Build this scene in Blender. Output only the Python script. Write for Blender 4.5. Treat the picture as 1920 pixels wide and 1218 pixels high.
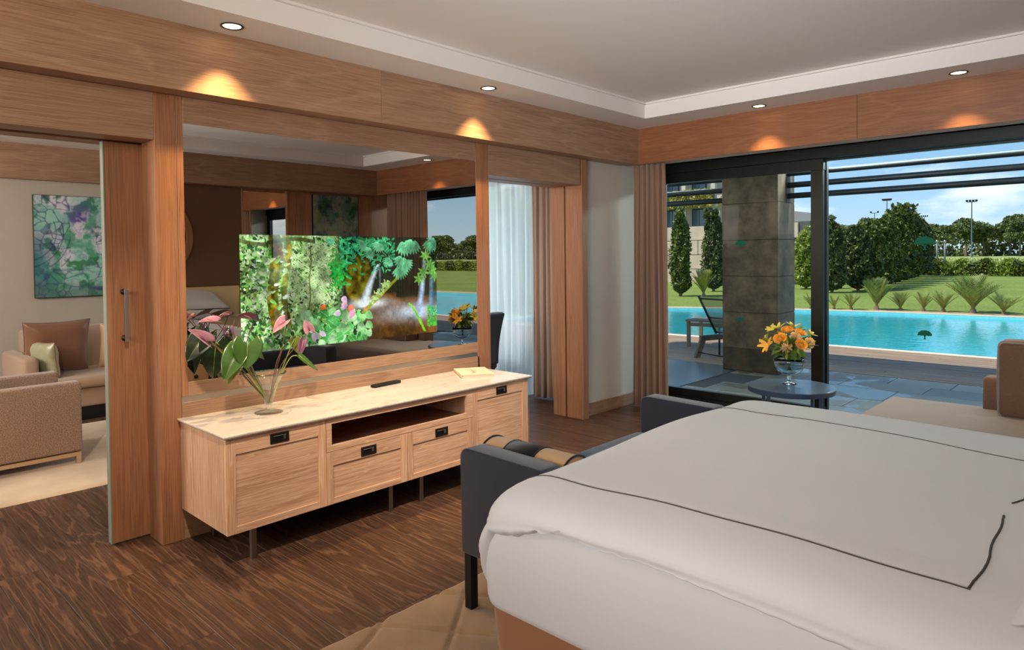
import bpy, bmesh, math, random
import numpy as np
from mathutils import Vector, Matrix
random.seed(7)
RNG = np.random.default_rng(11)
PI = math.pi
for o in list(bpy.data.objects):
    bpy.data.objects.remove(o, do_unlink=True)
scene = bpy.context.scene
COL = scene.collection

# ------------------------------------------------------------------ camera
cam = bpy.data.cameras.new('camera')
cam.sensor_width = 36.0
cam.lens = 1276.85 * 36.0 / 1920.0
cam.shift_x = -0.00097
cam.shift_y = -0.05344
cam.clip_start = 0.05
cam.clip_end = 2000
camo = bpy.data.objects.new('camera', cam)
COL.objects.link(camo)
yaw, pit, rol = .756963, .0206398, -.0110976
d_ = Vector((-math.sin(yaw) * math.cos(pit), math.cos(yaw) * math.cos(pit), -math.sin(pit)))
r_ = Vector((math.cos(yaw), math.sin(yaw), 0))
u_ = r_.cross(d_)
rt = r_ * math.cos(rol) + u_ * math.sin(rol)
up = -r_ * math.sin(rol) + u_ * math.cos(rol)
Mx = Matrix((rt, up, -d_)).transposed().to_4x4()
Mx.translation = Vector((3.645, -5.64, 1.5))
camo.matrix_world = Mx
scene.camera = camo

# ------------------------------------------------------------------ colour / exposure
scene.view_settings.view_transform = 'Standard'
scene.view_settings.look = 'None'
scene.view_settings.gamma = 1
scene.view_settings.use_curve_mapping = False
scene.view_settings.exposure = 0.0


def lin(c):
    return tuple(((v / 255) / 12.92 if v / 255 <= .04045 else (((v / 255) + .055) / 1.055) ** 2.4) for v in c)


# ------------------------------------------------------------------ world
W = bpy.data.worlds.new('sky')
scene.world = W
W.use_nodes = True
nt = W.node_tree
nt.nodes.clear()
N = nt.nodes.new
L = nt.links.new
tc = N('ShaderNodeTexCoord')
sep = N('ShaderNodeSeparateXYZ')
L(tc.outputs['Generated'], sep.inputs[0])
grad = N('ShaderNodeValToRGB')
e = grad.color_ramp.elements
e[0].position = 0.0
e[0].color = (.46, .56, .66, 1)
e[1].position = 1.0
e[1].color = (.10, .19, .38, 1)
for p, c in ((.06, (.34, .50, .68, 1)), (.17, (.17, .35, .58, 1)), (.45, (.12, .24, .46, 1))):
    q = e.new(p)
    q.color = c
L(sep.outputs[2], grad.inputs[0])
mp = N('ShaderNodeMapping')
mp.inputs['Scale'].default_value = (1, 1, 3.2)
L(tc.outputs['Generated'], mp.inputs[0])
cn = N('ShaderNodeTexNoise')
cn.inputs['Scale'].default_value = 4.2
cn.inputs['Detail'].default_value = 9
cn.inputs['Roughness'].default_value = .58
L(mp.outputs[0], cn.inputs['Vector'])
cr = N('ShaderNodeValToRGB')
cr.color_ramp.elements[0].position = .50
cr.color_ramp.elements[1].position = .62
L(cn.outputs[0], cr.inputs[0])
hr = N('ShaderNodeValToRGB')      # clouds lie low over the horizon all the way round
he = hr.color_ramp.elements
he[0].position = 0
he[0].color = (.75, .75, .75, 1)
he[1].position = .2
he[1].color = (.05, .05, .05, 1)
q = he.new(.09)
q.color = (1, 1, 1, 1)
L(sep.outputs[2], hr.inputs[0])
mu = N('ShaderNodeMath')
mu.operation = 'MULTIPLY'
L(cr.outputs[0], mu.inputs[0])
L(hr.outputs[0], mu.inputs[1])
mixs = N('ShaderNodeMixRGB')
mixs.inputs[2].default_value = (.72, .75, .80, 1)
L(mu.outputs[0], mixs.inputs[0])
L(grad.outputs[0], mixs.inputs[1])
bgn = N('ShaderNodeBackground')
bgn.inputs[1].default_value = 1.6
L(mixs.outputs[0], bgn.inputs[0])
wo = N('ShaderNodeOutputWorld')
L(bgn.outputs[0], wo.inputs[0])

# ------------------------------------------------------------------ sun
sun = bpy.data.lights.new('sun', 'SUN')
sun.energy = 5.8
sun.color = (1, .95, .86)
sun.angle = math.radians(.6)
suno = bpy.data.objects.new('sun', sun)
COL.objects.link(suno)
sd = Vector((.46, .52, -1.0)).normalized()
suno.rotation_euler = sd.to_track_quat('-Z', 'Y').to_euler()


def area(name, loc, target, size, sizey, power, col):
    l = bpy.data.lights.new(name, 'AREA')
    l.shape = 'RECTANGLE'
    l.size = size
    l.size_y = sizey
    l.energy = power
    l.color = col
    o = bpy.data.objects.new(name, l)
    COL.objects.link(o)
    o.location = loc
    o.rotation_euler = (Vector(target) - Vector(loc)).to_track_quat('-Z', 'Y').to_euler()
    return o


# area fills added out of view to brighten bedroom, living room and window side
def spot(name, loc, target, power, col, deg, blend=1.0, soft=.05):
    l = bpy.data.lights.new(name, 'SPOT')
    l.energy = power
    l.color = col
    l.spot_size = math.radians(deg)
    l.spot_blend = blend
    l.shadow_soft_size = soft
    o = bpy.data.objects.new(name, l)
    COL.objects.link(o)
    o.location = loc
    o.rotation_euler = (Vector(target) - Vector(loc)).to_track_quat('-Z', 'Y').to_euler()
    return o


area('fascia_fill', (2.2, -8.0, 2.3), (-.2, -4.0, 2.3), 1.8, .8, 22, (1, .86, .70)).data.spread = math.radians(70)  # added fill behind the camera, brightens the left fascia and header
area('bed_side_fill', (3.2, -8.3, 1.9), (3.0, -4.2, .5), 1.6, 1.0, 8, (1, .95, .92)).data.spread = math.radians(48)  # unseen fill added for the near side of the bed
area('ceiling_fill', (3.1, -6.2, 1.62), (1.9, -1.6, 2.83), 1.8, .9, 36, (.97, .98, 1)).data.spread = math.radians(75)  # added upward fill, acts like light bounced off the ceiling
area('living_fill', (-2.6, -7.4, 2.4), (-3.2, -2.5, .8), 2.6, 1.4, 210, (1, .92, .84))  # added fill for the living-room wall and furniture, no fixture there
area('sheer_fill', (-.95, -5.6, 1.7), (-2.5, -.3, 1.2), .8, 1.4, 45, (.80, .92, 1)).data.spread = math.radians(40)  # cool fill added indoors to brighten the sheer from its room side
area('terrace_fill', (1.0, 3.15, 2.86), (.8, -1.2, .9), 6.5, .18, 170, (.80, .96, 1))  # cool fill added under the roof edge, brightens the window corner
spot('ceiling_spot_beam', (1.7, -3.2, 2.80), (.2, -2.7, .6), 270, (1, .84, .66), 60)
spot('ceiling_spot_beam', (1.7, -4.9, 2.80), (.2, -3.8, .6), 270, (1, .82, .62), 56)
spot('armchair_fill_spot', (1.6, -5.95, 2.55), (-1.9, -4.6, .5), 330, (1, .80, .62), 34)  # spot added out of view to brighten the armchair through the doorway


# ------------------------------------------------------------------ node helpers
MATS = {}


def newmat(name):
    m = bpy.data.materials.new(name)
    m.use_nodes = True
    n = m.node_tree
    b = n.nodes['Principled BSDF']
    return m, n, b


def c4(c):
    return (c[0], c[1], c[2], 1)


def plain(name, rgb, rough=.5, metal=0.0, spec=.5, bump=0, bscale=200, var=0, vscale=8, sheen=0, emit=None, es=0, stretch=(1, 1, 1), coat=0):
    """principled material with fine noise relief and a little colour variation; rgb is sRGB 0..255"""
    m, n, b = newmat(name)
    c = lin(rgb)
    b.inputs['Base Color'].default_value = c4(c)
    b.inputs['Roughness'].default_value = rough
    b.inputs['Metallic'].default_value = metal
    b.inputs['Specular IOR Level'].default_value = spec
    if coat:
        b.inputs['Coat Weight'].default_value = coat
    if sheen:
        b.inputs['Sheen Weight'].default_value = sheen
        b.inputs['Sheen Roughness'].default_value = .4
    if emit:
        b.inputs['Emission Color'].default_value = c4(lin(emit))
        b.inputs['Emission Strength'].default_value = es
    t = n.nodes.new('ShaderNodeTexCoord')
    mpn = n.nodes.new('ShaderNodeMapping')
    mpn.inputs['Scale'].default_value = stretch
    n.links.new(t.outputs['Object'], mpn.inputs[0])
    if var:
        no = n.nodes.new('ShaderNodeTexNoise')
        no.inputs['Scale'].default_value = vscale
        no.inputs['Detail'].default_value = 5
        n.links.new(mpn.outputs[0], no.inputs['Vector'])
        rp = n.nodes.new('ShaderNodeMapRange')
        rp.inputs[1].default_value = .3
        rp.inputs[2].default_value = .7
        rp.inputs[3].default_value = 1 - var
        rp.inputs[4].default_value = 1 + var
        n.links.new(no.outputs[0], rp.inputs[0])
        mx = n.nodes.new('ShaderNodeVectorMath')
        mx.operation = 'SCALE'
        mx.inputs[0].default_value = c
        n.links.new(rp.outputs[0], mx.inputs['Scale'])
        n.links.new(mx.outputs[0], b.inputs['Base Color'])
    if bump:
        no = n.nodes.new('ShaderNodeTexNoise')
        no.inputs['Scale'].default_value = bscale
        no.inputs['Detail'].default_value = 3
        n.links.new(mpn.outputs[0], no.inputs['Vector'])
        bp = n.nodes.new('ShaderNodeBump')
        bp.inputs['Strength'].default_value = bump
        bp.inputs['Distance'].default_value = .002
        n.links.new(no.outputs[0], bp.inputs['Height'])
        n.links.new(bp.outputs[0], b.inputs['Normal'])
    return m


def wood(name, base, pale, dark, axis='y', rough=.45, lines=10, lw=.22, fine=.5, along=.55, across=5.5, rnd=.10, bump=.35, lmix=.6):
    """brushed oak: pale open-pore contours (cathedrals) on a brown ground, fibres along one axis"""
    m, n, b = newmat(name)
    T = n.nodes.new
    K = n.links.new
    t = T('ShaderNodeTexCoord')
    oi = T('ShaderNodeObjectInfo')
    ad = T('ShaderNodeVectorMath')
    ad.operation = 'MULTIPLY_ADD'
    cmb = T('ShaderNodeCombineXYZ')
    for i in range(3):
        K(oi.outputs['Random'], cmb.inputs[i])
    ad.inputs[1].default_value = (37, 53, 29)
    K(cmb.outputs[0], ad.inputs[0])
    K(t.outputs['Object'], ad.inputs[2])
    ai = 'xyz'.index(axis)

    def mapped(al, ac):
        mm = T('ShaderNodeMapping')
        s = [ac] * 3
        s[ai] = al
        mm.inputs['Scale'].default_value = s
        K(ad.outputs[0], mm.inputs[0])
        return mm.outputs[0]
    n1 = T('ShaderNodeTexNoise')
    n1.inputs['Scale'].default_value = 1
    n1.inputs['Detail'].default_value = 2.5
    n1.inputs['Roughness'].default_value = .45
    n1.inputs['Distortion'].default_value = .12
    K(mapped(along, across), n1.inputs['Vector'])
    # jagged edge to the contour lines
    nj = T('ShaderNodeTexNoise')
    nj.inputs['Scale'].default_value = 1
    nj.inputs['Detail'].default_value = 3
    K(mapped(9, 60), nj.inputs['Vector'])
    j = T('ShaderNodeMath')
    j.operation = 'MULTIPLY_ADD'
    j.inputs[1].default_value = .035
    K(nj.outputs[0], j.inputs[0])
    K(n1.outputs[0], j.inputs[2])
    mul = T('ShaderNodeMath')
    mul.operation = 'MULTIPLY'
    mul.inputs[1].default_value = lines * 2
    K(j.outputs[0], mul.inputs[0])
    pp = T('ShaderNodeMath')
    pp.operation = 'PINGPONG'
    pp.inputs[1].default_value = 1
    K(mul.outputs[0], pp.inputs[0])
    rmp = T('ShaderNodeValToRGB')
    rmp.color_ramp.elements[0].position = 0
    rmp.color_ramp.elements[0].color = (1, 1, 1, 1)
    rmp.color_ramp.elements[1].position = lw
    rmp.color_ramp.elements[1].color = (0, 0, 0, 1)
    K(pp.outputs[0], rmp.inputs[0])
    # fibres
    n2 = T('ShaderNodeTexNoise')
    n2.inputs['Scale'].default_value = 1
    n2.inputs['Detail'].default_value = 3
    K(mapped(5, 210), n2.inputs['Vector'])
    r2 = T('ShaderNodeMapRange')
    r2.inputs[1].default_value = .35
    r2.inputs[2].default_value = .65
    K(n2.outputs[0], r2.inputs[0])
    n3 = T('ShaderNodeTexNoise')
    n3.inputs['Scale'].default_value = 1
    n3.inputs['Detail'].default_value = 2
    K(mapped(.8, 14), n3.inputs['Vector'])
    r3 = T('ShaderNodeMapRange')
    r3.inputs[1].default_value = .35
    r3.inputs[2].default_value = .65
    K(n3.outputs[0], r3.inputs[0])
    m0 = T('ShaderNodeMixRGB')
    m0.inputs[1].default_value = c4(lin(dark))
    m0.inputs[2].default_value = c4(lin(base))
    K(r3.outputs[0], m0.inputs[0])
    m1 = T('ShaderNodeMixRGB')
    m1.inputs[2].default_value = c4(lin(pale))
    mf = T('ShaderNodeMath')
    mf.operation = 'MULTIPLY'
    mf.inputs[1].default_value = lmix
    K(rmp.outputs[0], mf.inputs[0])
    K(mf.outputs[0], m1.inputs[0])
    K(m0.outputs[0], m1.inputs[1])
    m2 = T('ShaderNodeMixRGB')
    m2.inputs[2].default_value = c4(lin(pale))
    f2 = T('ShaderNodeMath')
    f2.operation = 'MULTIPLY'
    f2.inputs[1].default_value = fine
    K(r2.outputs[0], f2.inputs[0])
    K(f2.outputs[0], m2.inputs[0])
    K(m1.outputs[0], m2.inputs[1])
    rr = T('ShaderNodeMapRange')
    rr.inputs[3].default_value = 1 - rnd
    rr.inputs[4].default_value = 1 + rnd
    K(oi.outputs['Random'], rr.inputs[0])
    sc = T('ShaderNodeVectorMath')
    sc.operation = 'SCALE'
    K(m2.outputs[0], sc.inputs[0])
    K(rr.outputs[0], sc.inputs['Scale'])
    K(sc.outputs[0], b.inputs['Base Color'])
    b.inputs['Roughness'].default_value = rough
    bp = T('ShaderNodeBump')
    bp.inputs['Strength'].default_value = bump
    bp.inputs['Distance'].default_value = .001
    K(n2.outputs[0], bp.inputs['Height'])
    K(bp.outputs[0], b.inputs['Normal'])
    return m


def fabric(name, rgb, var=.12, scale=700, rough=.9, sheen=.2, bump=.5, big=.05):
    m, n, b = newmat(name)
    T = n.nodes.new
    K = n.links.new
    t = T('ShaderNodeTexCoord')
    a = T('ShaderNodeTexNoise')
    a.inputs['Scale'].default_value = scale
    a.inputs['Detail'].default_value = 2
    K(t.outputs['Object'], a.inputs['Vector'])
    g = T('ShaderNodeTexNoise')
    g.inputs['Scale'].default_value = 5
    K(t.outputs['Object'], g.inputs['Vector'])
    r = T('ShaderNodeMapRange')
    r.inputs[1].default_value = .3
    r.inputs[2].default_value = .7
    r.inputs[3].default_value = 1 - var
    r.inputs[4].default_value = 1 + var
    K(a.outputs[0], r.inputs[0])
    r2 = T('ShaderNodeMapRange')
    r2.inputs[3].default_value = 1 - big
    r2.inputs[4].default_value = 1 + big
    K(g.outputs[0], r2.inputs[0])
    mm = T('ShaderNodeMath')
    mm.operation = 'MULTIPLY'
    K(r.outputs[0], mm.inputs[0])
    K(r2.outputs[0], mm.inputs[1])
    s = T('ShaderNodeVectorMath')
    s.operation = 'SCALE'
    s.inputs[0].default_value = lin(rgb)
    K(mm.outputs[0], s.inputs['Scale'])
    K(s.outputs[0], b.inputs['Base Color'])
    b.inputs['Roughness'].default_value = rough
    b.inputs['Sheen Weight'].default_value = sheen
    b.inputs['Specular IOR Level'].default_value = .25
    bp = T('ShaderNodeBump')
    bp.inputs['Strength'].default_value = bump
    bp.inputs['Distance'].default_value = .001
    K(a.outputs[0], bp.inputs['Height'])
    K(bp.outputs[0], b.inputs['Normal'])
    return m


def leafmat(name, c1, c2, rough=.5, trans=.25):
    m, n, b = newmat(name)
    T = n.nodes.new
    K = n.links.new
    g = T('ShaderNodeNewGeometry')
    mx = T('ShaderNodeMixRGB')
    mx.inputs[1].default_value = c4(lin(c1))
    mx.inputs[2].default_value = c4(lin(c2))
    K(g.outputs['Random Per Island'], mx.inputs[0])
    K(mx.outputs[0], b.inputs['Base Color'])
    b.inputs['Roughness'].default_value = rough
    tr = T('ShaderNodeBsdfTranslucent')
    K(mx.outputs[0], tr.inputs[0])
    ms = T('ShaderNodeMixShader')
    ms.inputs[0].default_value = trans
    K(b.outputs[0], ms.inputs[1])
    K(tr.outputs[0], ms.inputs[2])
    K(ms.outputs[0], n.nodes['Material Output'].inputs[0])
    return m


def paneglass(name, tint=(.93, .97, .96), ior=1.45, k=1.0):
    m, n, b = newmat(name)
    n.nodes.remove(b)
    T = n.nodes.new
    K = n.links.new
    tr = T('ShaderNodeBsdfTransparent')
    tr.inputs[0].default_value = c4(tint)
    gl = T('ShaderNodeBsdfGlossy')
    gl.inputs['Roughness'].default_value = .0
    lw = T('ShaderNodeLayerWeight')
    lw.inputs[0].default_value = .5
    pw = T('ShaderNodeMath')
    pw.operation = 'POWER'
    pw.inputs[1].default_value = 4.0
    K(lw.outputs['Facing'], pw.inputs[0])
    mk = T('ShaderNodeMath')
    mk.operation = 'MULTIPLY_ADD'
    mk.inputs[1].default_value = .9 * k
    mk.inputs[2].default_value = ((ior - 1) / (ior + 1)) ** 2 * k
    mk.use_clamp = True
    K(pw.outputs[0], mk.inputs[0])
    ms = T('ShaderNodeMixShader')
    K(mk.outputs[0], ms.inputs[0])
    K(tr.outputs[0], ms.inputs[1])
    K(gl.outputs[0], ms.inputs[2])
    K(ms.outputs[0], n.nodes['Material Output'].inputs[0])
    return m


# wood colours
OAK_B, OAK_P, OAK_D = (154, 118, 92), (186, 152, 124), (138, 103, 79)
oak_y = wood('oak_grain_y', OAK_B, OAK_P, OAK_D, 'y', lines=9, lmix=.35, fine=.5, along=.45, across=3.2)
oak_x = wood('oak_grain_x', OAK_B, OAK_P, OAK_D, 'x', lines=9, lmix=.35, fine=.5, along=.45, across=3.2)
oak_b = wood('oak_window_fascia', (140, 88, 56), (168, 116, 80), (124, 76, 48), 'x', lines=9, lmix=.35, fine=.5, along=.45, across=3.2)  # redder copy of the oak: warm lamplight put into the colour
oak_z = wood('oak_grain_z', (150, 100, 69), (182, 132, 98), (130, 86, 60), 'z', lines=7, lmix=.25, fine=.55, along=.3, across=6)
cab_y = wood('limed_oak_y', (204, 154, 120), (236, 202, 170), (184, 134, 102), 'y', lines=12, lmix=.5, fine=.6, along=.8, across=12)
cab_z = wood('limed_oak_z', (200, 150, 116), (232, 198, 166), (182, 132, 100), 'z', lines=12, lmix=.55, fine=.6, along=.8, across=14)
shelf_y = wood('shelf_oak', (150, 104, 78), (180, 136, 106), (130, 90, 66), 'y', lines=8, lmix=.3, fine=.5)
floor_x = wood('floor_oak', (64, 40, 28), (138, 102, 78), (50, 31, 22), 'x', rough=.42, lines=17, lw=.30, lmix=.5, fine=.30, along=.40, across=5.5, rnd=.12, bump=.25)
ceil_m = plain('ceiling_paint', (232, 226, 222), .9, bump=.05, bscale=300)
wallp_m = fabric('woven_wallpaper', (196, 190, 178), var=.06, scale=420, rough=.85, sheen=0, bump=.3, big=.02)
wall_m = fabric('living_wallpaper', (180, 170, 155), var=.06, scale=300, rough=.85, sheen=0, bump=.3, big=.02)
brownp_m = fabric('brown_wall_fabric', (112, 84, 64), var=.12, scale=260, rough=.8, sheen=.1)
cream_m = plain('cream_leather', (214, 188, 142), .5, bump=.15, bscale=120)
steel_m = plain('brushed_steel', (190, 180, 170), .32, 1.0, var=.05, vscale=60, stretch=(1, .05, 30))
leg_m = plain('steel_leg', (150, 140, 130), .35, 1.0, bump=.05)
bronze_m = plain('dark_bronze', (70, 62, 56), .45, .9, bump=.05)
black_m = plain('black_metal', (20, 22, 22), .45, .3, bump=.05)
dark_m = plain('dark_void', (26, 20, 17), .8)
frame_m = plain('dark_window_frame', (24, 29, 29), .4, .3, bump=.05, bscale=500)
concrete_m = plain('terrace_concrete', (100, 102, 104), .25, var=.18, vscale=3, bump=.15, bscale=60)
white_cloth = fabric('white_cotton', (204, 202, 200), var=.03, scale=900, rough=.85, sheen=.15, bump=.15, big=.015)
thread_m = plain('dark_thread', (62, 54, 50), .8)
satin_m = plain('copper_satin', (146, 98, 66), .42, 0, .6, sheen=.5, bump=.1, bscale=500, var=.05)
navy_m = fabric('navy_wool', (33, 34, 46), var=.25, scale=900, sheen=.35)
seatblue_m = fabric('blue_wool_seat', (38, 66, 98), var=.2, scale=900, sheen=.3)
tan_m = fabric('tan_leatherette', (184, 148, 108), var=.05, scale=500, rough=.6)
band_m = fabric('black_band', (26, 24, 24), var=.1, scale=600)
beige_m = fabric('beige_linen', (132, 126, 124), var=.18, scale=260)
brownlin_m = fabric('brown_linen', (108, 84, 66), var=.2, scale=260)
tweed_m = fabric('brown_tweed', (146, 122, 106), var=.42, scale=150)
sofa_m = fabric('taupe_sofa_fabric', (160, 134, 112), var=.14, scale=500)
drape_m = fabric('taupe_drape', (150, 118, 98), var=.08, scale=500, rough=.75, sheen=.25)
bronze_satin = plain('bronze_satin', (124, 84, 62), .34, 0, .7, sheen=.6, bump=.1, bscale=300)
gold_satin = plain('champagne_satin', (206, 170, 126), .36, 0, .7, sheen=.6, bump=.1, bscale=300)
green_satin = plain('sage_satin', (150, 150, 118), .34, 0, .7, sheen=.6, bump=.1, bscale=300)
dark_satin = plain('chocolate_satin', (86, 66, 56), .34, 0, .7, sheen=.6, bump=.1, bscale=300)
table_m = plain('blue_lacquer', (52, 76, 106), .30, 0, .6, coat=.3)
lamp_on = plain('lamp_face', (255, 220, 170), .5, emit=(255, 214, 160), es=9)
teal_m = leafmat('decal_green', (10, 84, 60), (10, 84, 60), .6, .6)


# ------------------------------------------------------------------ geometry helpers
class MB:
    def __init__(s):
        s.v = []
        s.f = []

    def add(s, vs, fs):
        k = len(s.v)
        s.v += [tuple(p) for p in vs]
        s.f += [tuple(i + k for i in f) for f in fs]
        return s

    def box(s, x0, x1, y0, y1, z0, z1):
        x0, x1 = min(x0, x1), max(x0, x1)
        y0, y1 = min(y0, y1), max(y0, y1)
        z0, z1 = min(z0, z1), max(z0, z1)
        return s.add([(x0, y0, z0), (x1, y0, z0), (x1, y1, z0), (x0, y1, z0), (x0, y0, z1), (x1, y0, z1), (x1, y1, z1), (x0, y1, z1)],
                     [(0, 3, 2, 1), (4, 5, 6, 7), (0, 1, 5, 4), (1, 2, 6, 5), (2, 3, 7, 6), (3, 0, 4, 7)])

    def prism(s, pts, z0, z1):
        n = len(pts)
        vs = [(p[0], p[1], z0) for p in pts] + [(p[0], p[1], z1) for p in pts]
        fs = [tuple(range(n))[::-1], tuple(range(n, 2 * n))] + [(i, (i + 1) % n, n + (i + 1) % n, n + i) for i in range(n)]
        return s.add(vs, fs)

    def tube(s, path, r, n=8, caps=True):
        path = [Vector(p) for p in path]
        rs = r if isinstance(r, (list, tuple)) else [r] * len(path)
        vs = []
        prev = None
        for i, p in enumerate(path):
            a = path[max(i - 1, 0)]
            b = path[min(i + 1, len(path) - 1)]
            d = (b - a)
            d = d.normalized() if d.length > 1e-9 else Vector((0, 0, 1))
            if prev is None:
                u = d.orthogonal().normalized()
            else:
                u = (prev - d * prev.dot(d))
                u = u.normalized() if u.length > 1e-6 else d.orthogonal().normalized()
            prev = u
            w = d.cross(u)
            for k in range(n):
                t = 2 * PI * k / n
                vs.append(p + (u * math.cos(t) + w * math.sin(t)) * rs[i])
        fs = []
        for i in range(len(path) - 1):
            for k in range(n):
                a = i * n + k
                b = i * n + (k + 1) % n
                fs.append((a, b, b + n, a + n))
        if caps:
            fs.append(tuple(range(n))[::-1])
            fs.append(tuple(range((len(path) - 1) * n, len(path) * n)))
        return s.add(vs, fs)

    def lathe(s, prof, c=(0, 0, 0), n=32, closed=False):
        vs = []
        for r, z in prof:
            for k in range(n):
                t = 2 * PI * k / n
                vs.append((c[0] + r * math.cos(t), c[1] + r * math.sin(t), c[2] + z))
        fs = []
        m = len(prof)
        for i in range(m - 1 + (1 if closed else 0)):
            for k in range(n):
                a = i * n + k
                b = i * n + (k + 1) % n
                a2 = ((i + 1) % m) * n + k
                b2 = ((i + 1) % m) * n + (k + 1) % n
                fs.append((a, b, b2, a2))
        return s.add(vs, fs)

    def grid(s, fn, nu, nv, wrapu=False):
        vs = [fn(i / nu, j / nv) for j in range(nv + 1) for i in range(nu + 1)]
        fs = []
        for j in range(nv):
            for i in range(nu):
                a = j * (nu + 1) + i
                fs.append((a, a + 1, a + nu + 2, a + nu + 1))
        return s.add(vs, fs)

    def build(s, name, m, parent=None, smooth=False, bevel=0, seg=2, loc=None, origin=None, weld=False, rot=None):
        me = bpy.data.meshes.new(name)
        org = Vector(origin) if origin else Vector((0, 0, 0))
        me.from_pydata([tuple(Vector(p) - org) for p in s.v], [], s.f)
        me.update()
        if bevel or weld:
            bm = bmesh.new()
            bm.from_mesh(me)
            bmesh.ops.remove_doubles(bm, verts=bm.verts, dist=1e-5)
            if weld == 'full':
                bmesh.ops.dissolve_degenerate(bm, edges=bm.edges, dist=1e-4)
                bmesh.ops.recalc_face_normals(bm, faces=bm.faces)
            if bevel:
                bmesh.ops.bevel(bm, geom=list(bm.edges), offset=bevel, segments=seg, profile=.5, affect='EDGES', clamp_overlap=True)
            bm.to_mesh(me)
            bm.free()
        if smooth:
            me.polygons.foreach_set('use_smooth', [True] * len(me.polygons))
        me.materials.append(m)
        o = bpy.data.objects.new(name, me)
        COL.objects.link(o)
        if parent is not None:
            o.parent = parent
            o.location = org - Vector(WL.get(parent.name, (0, 0, 0)))
        else:
            o.location = org
        WL[o.name] = tuple(org)
        if rot:
            o.rotation_euler = rot
        return o


WL = {}      # world location of every parent (parents are never rotated unless they are copies)


def tag(o, label=None, cat=None, group=None, kind=None):
    if label:
        o['label'] = label
    if cat:
        o['category'] = cat
    if group:
        o['group'] = group
    if kind:
        o['kind'] = kind
    return o


def thing(name, loc, label, cat, group=None):
    o = bpy.data.objects.new(name, None)
    o.empty_display_size = .1
    COL.objects.link(o)
    o.location = loc
    WL[o.name] = tuple(loc)
    return tag(o, label, cat, group)


def struct(o):
    o['kind'] = 'structure'
    return o


def copy_tree(o, parent=None):
    c = o.copy()
    COL.objects.link(c)
    if parent is not None:
        c.parent = parent
    for ch in [x for x in bpy.data.objects if x.parent == o]:
        copy_tree(ch, c)
    return c


def bx(x0, x1, y0, y1, z0, z1):
    return MB().box(x0, x1, y0, y1, z0, z1)


def rbox(name, b, r, m, parent=None, seg=4, puff=0, origin=None):
    """soft upholstered block"""
    x0, x1, y0, y1, z0, z1 = b
    me = bpy.data.meshes.new(name)
    bm = bmesh.new()
    bmesh.ops.create_cube(bm, size=1)
    for v in bm.verts:
        v.co = Vector(((x0 + x1) / 2 + v.co.x * (x1 - x0), (y0 + y1) / 2 + v.co.y * (y1 - y0), (z0 + z1) / 2 + v.co.z * (z1 - z0)))
    bmesh.ops.bevel(bm, geom=list(bm.edges), offset=r, segments=seg, profile=.5, affect='EDGES')
    if puff:
        bmesh.ops.subdivide_edges(bm, edges=[e for e in bm.edges if e.calc_length() > .15], cuts=6, use_grid_fill=True)
        c = Vector(((x0 + x1) / 2, (y0 + y1) / 2, (z0 + z1) / 2))
        h = Vector(((x1 - x0) / 2, (y1 - y0) / 2, (z1 - z0) / 2))
        for v in bm.verts:
            q = v.co - c
            a = [min(1, abs(q[i]) / h[i]) for i in range(3)]
            for i in range(3):
                j, k = (i + 1) % 3, (i + 2) % 3
                if a[i] > .8:
                    v.co[i] += math.copysign(puff * (1 - a[j] ** 2) * (1 - a[k] ** 2), q[i])
    org = Vector(origin) if origin else Vector((0, 0, 0))
    for v in bm.verts:
        v.co -= org
    bm.to_mesh(me)
    bm.free()
    me.polygons.foreach_set('use_smooth', [True] * len(me.polygons))
    me.materials.append(m)
    o = bpy.data.objects.new(name, me)
    COL.objects.link(o)
    if parent is not None:
        o.parent = parent
        o.location = org - Vector(WL.get(parent.name, (0, 0, 0)))
    else:
        o.location = org
    WL[o.name] = tuple(org)
    return o


def cushion_mesh(w, h, t, seed=0, wr=.006):
    """pillow lying in local XZ plane, thickness along Y, pinched corners"""
    rg = random.Random(seed)
    ph = [rg.uniform(0, 6.28) for _ in range(6)]
    mb = MB()
    nu = nv = 28

    def outline(a, b):
        k = 1 - .07 * (1 - a * a) * abs(b) ** 3
        l = 1 - .07 * (1 - b * b) * abs(a) ** 3
        return a * l, b * k
    for sgn in (1, -1):
        def fn(u, v):
            a = math.sin((u * 2 - 1) * PI / 2)
            b = math.sin((v * 2 - 1) * PI / 2)
            x, z = outline(a, b)
            th = ((1 - a ** 4) * (1 - b ** 4)) ** .55 if abs(a) < 1 and abs(b) < 1 else 0
            edge = max(abs(a), abs(b))
            wob = wr * math.sin(14 * a + ph[0] + 5 * b) * math.sin(11 * b + ph[1]) * (edge ** 3) * (1 - edge ** 12)
            wob += wr * .8 * math.sin(4 * a + ph[2]) * math.sin(5 * b + ph[3])
            return (x * w / 2, sgn * (th * t / 2 + wob * (1 if th > 0 else 0)), z * h / 2)
        k = len(mb.v)
        mb.grid(fn, nu, nv)
        if sgn < 0:
            n0 = sum(1 for _ in range(nu * nv))
            mb.f[-n0:] = [f[::-1] for f in mb.f[-n0:]]
    return mb


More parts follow.
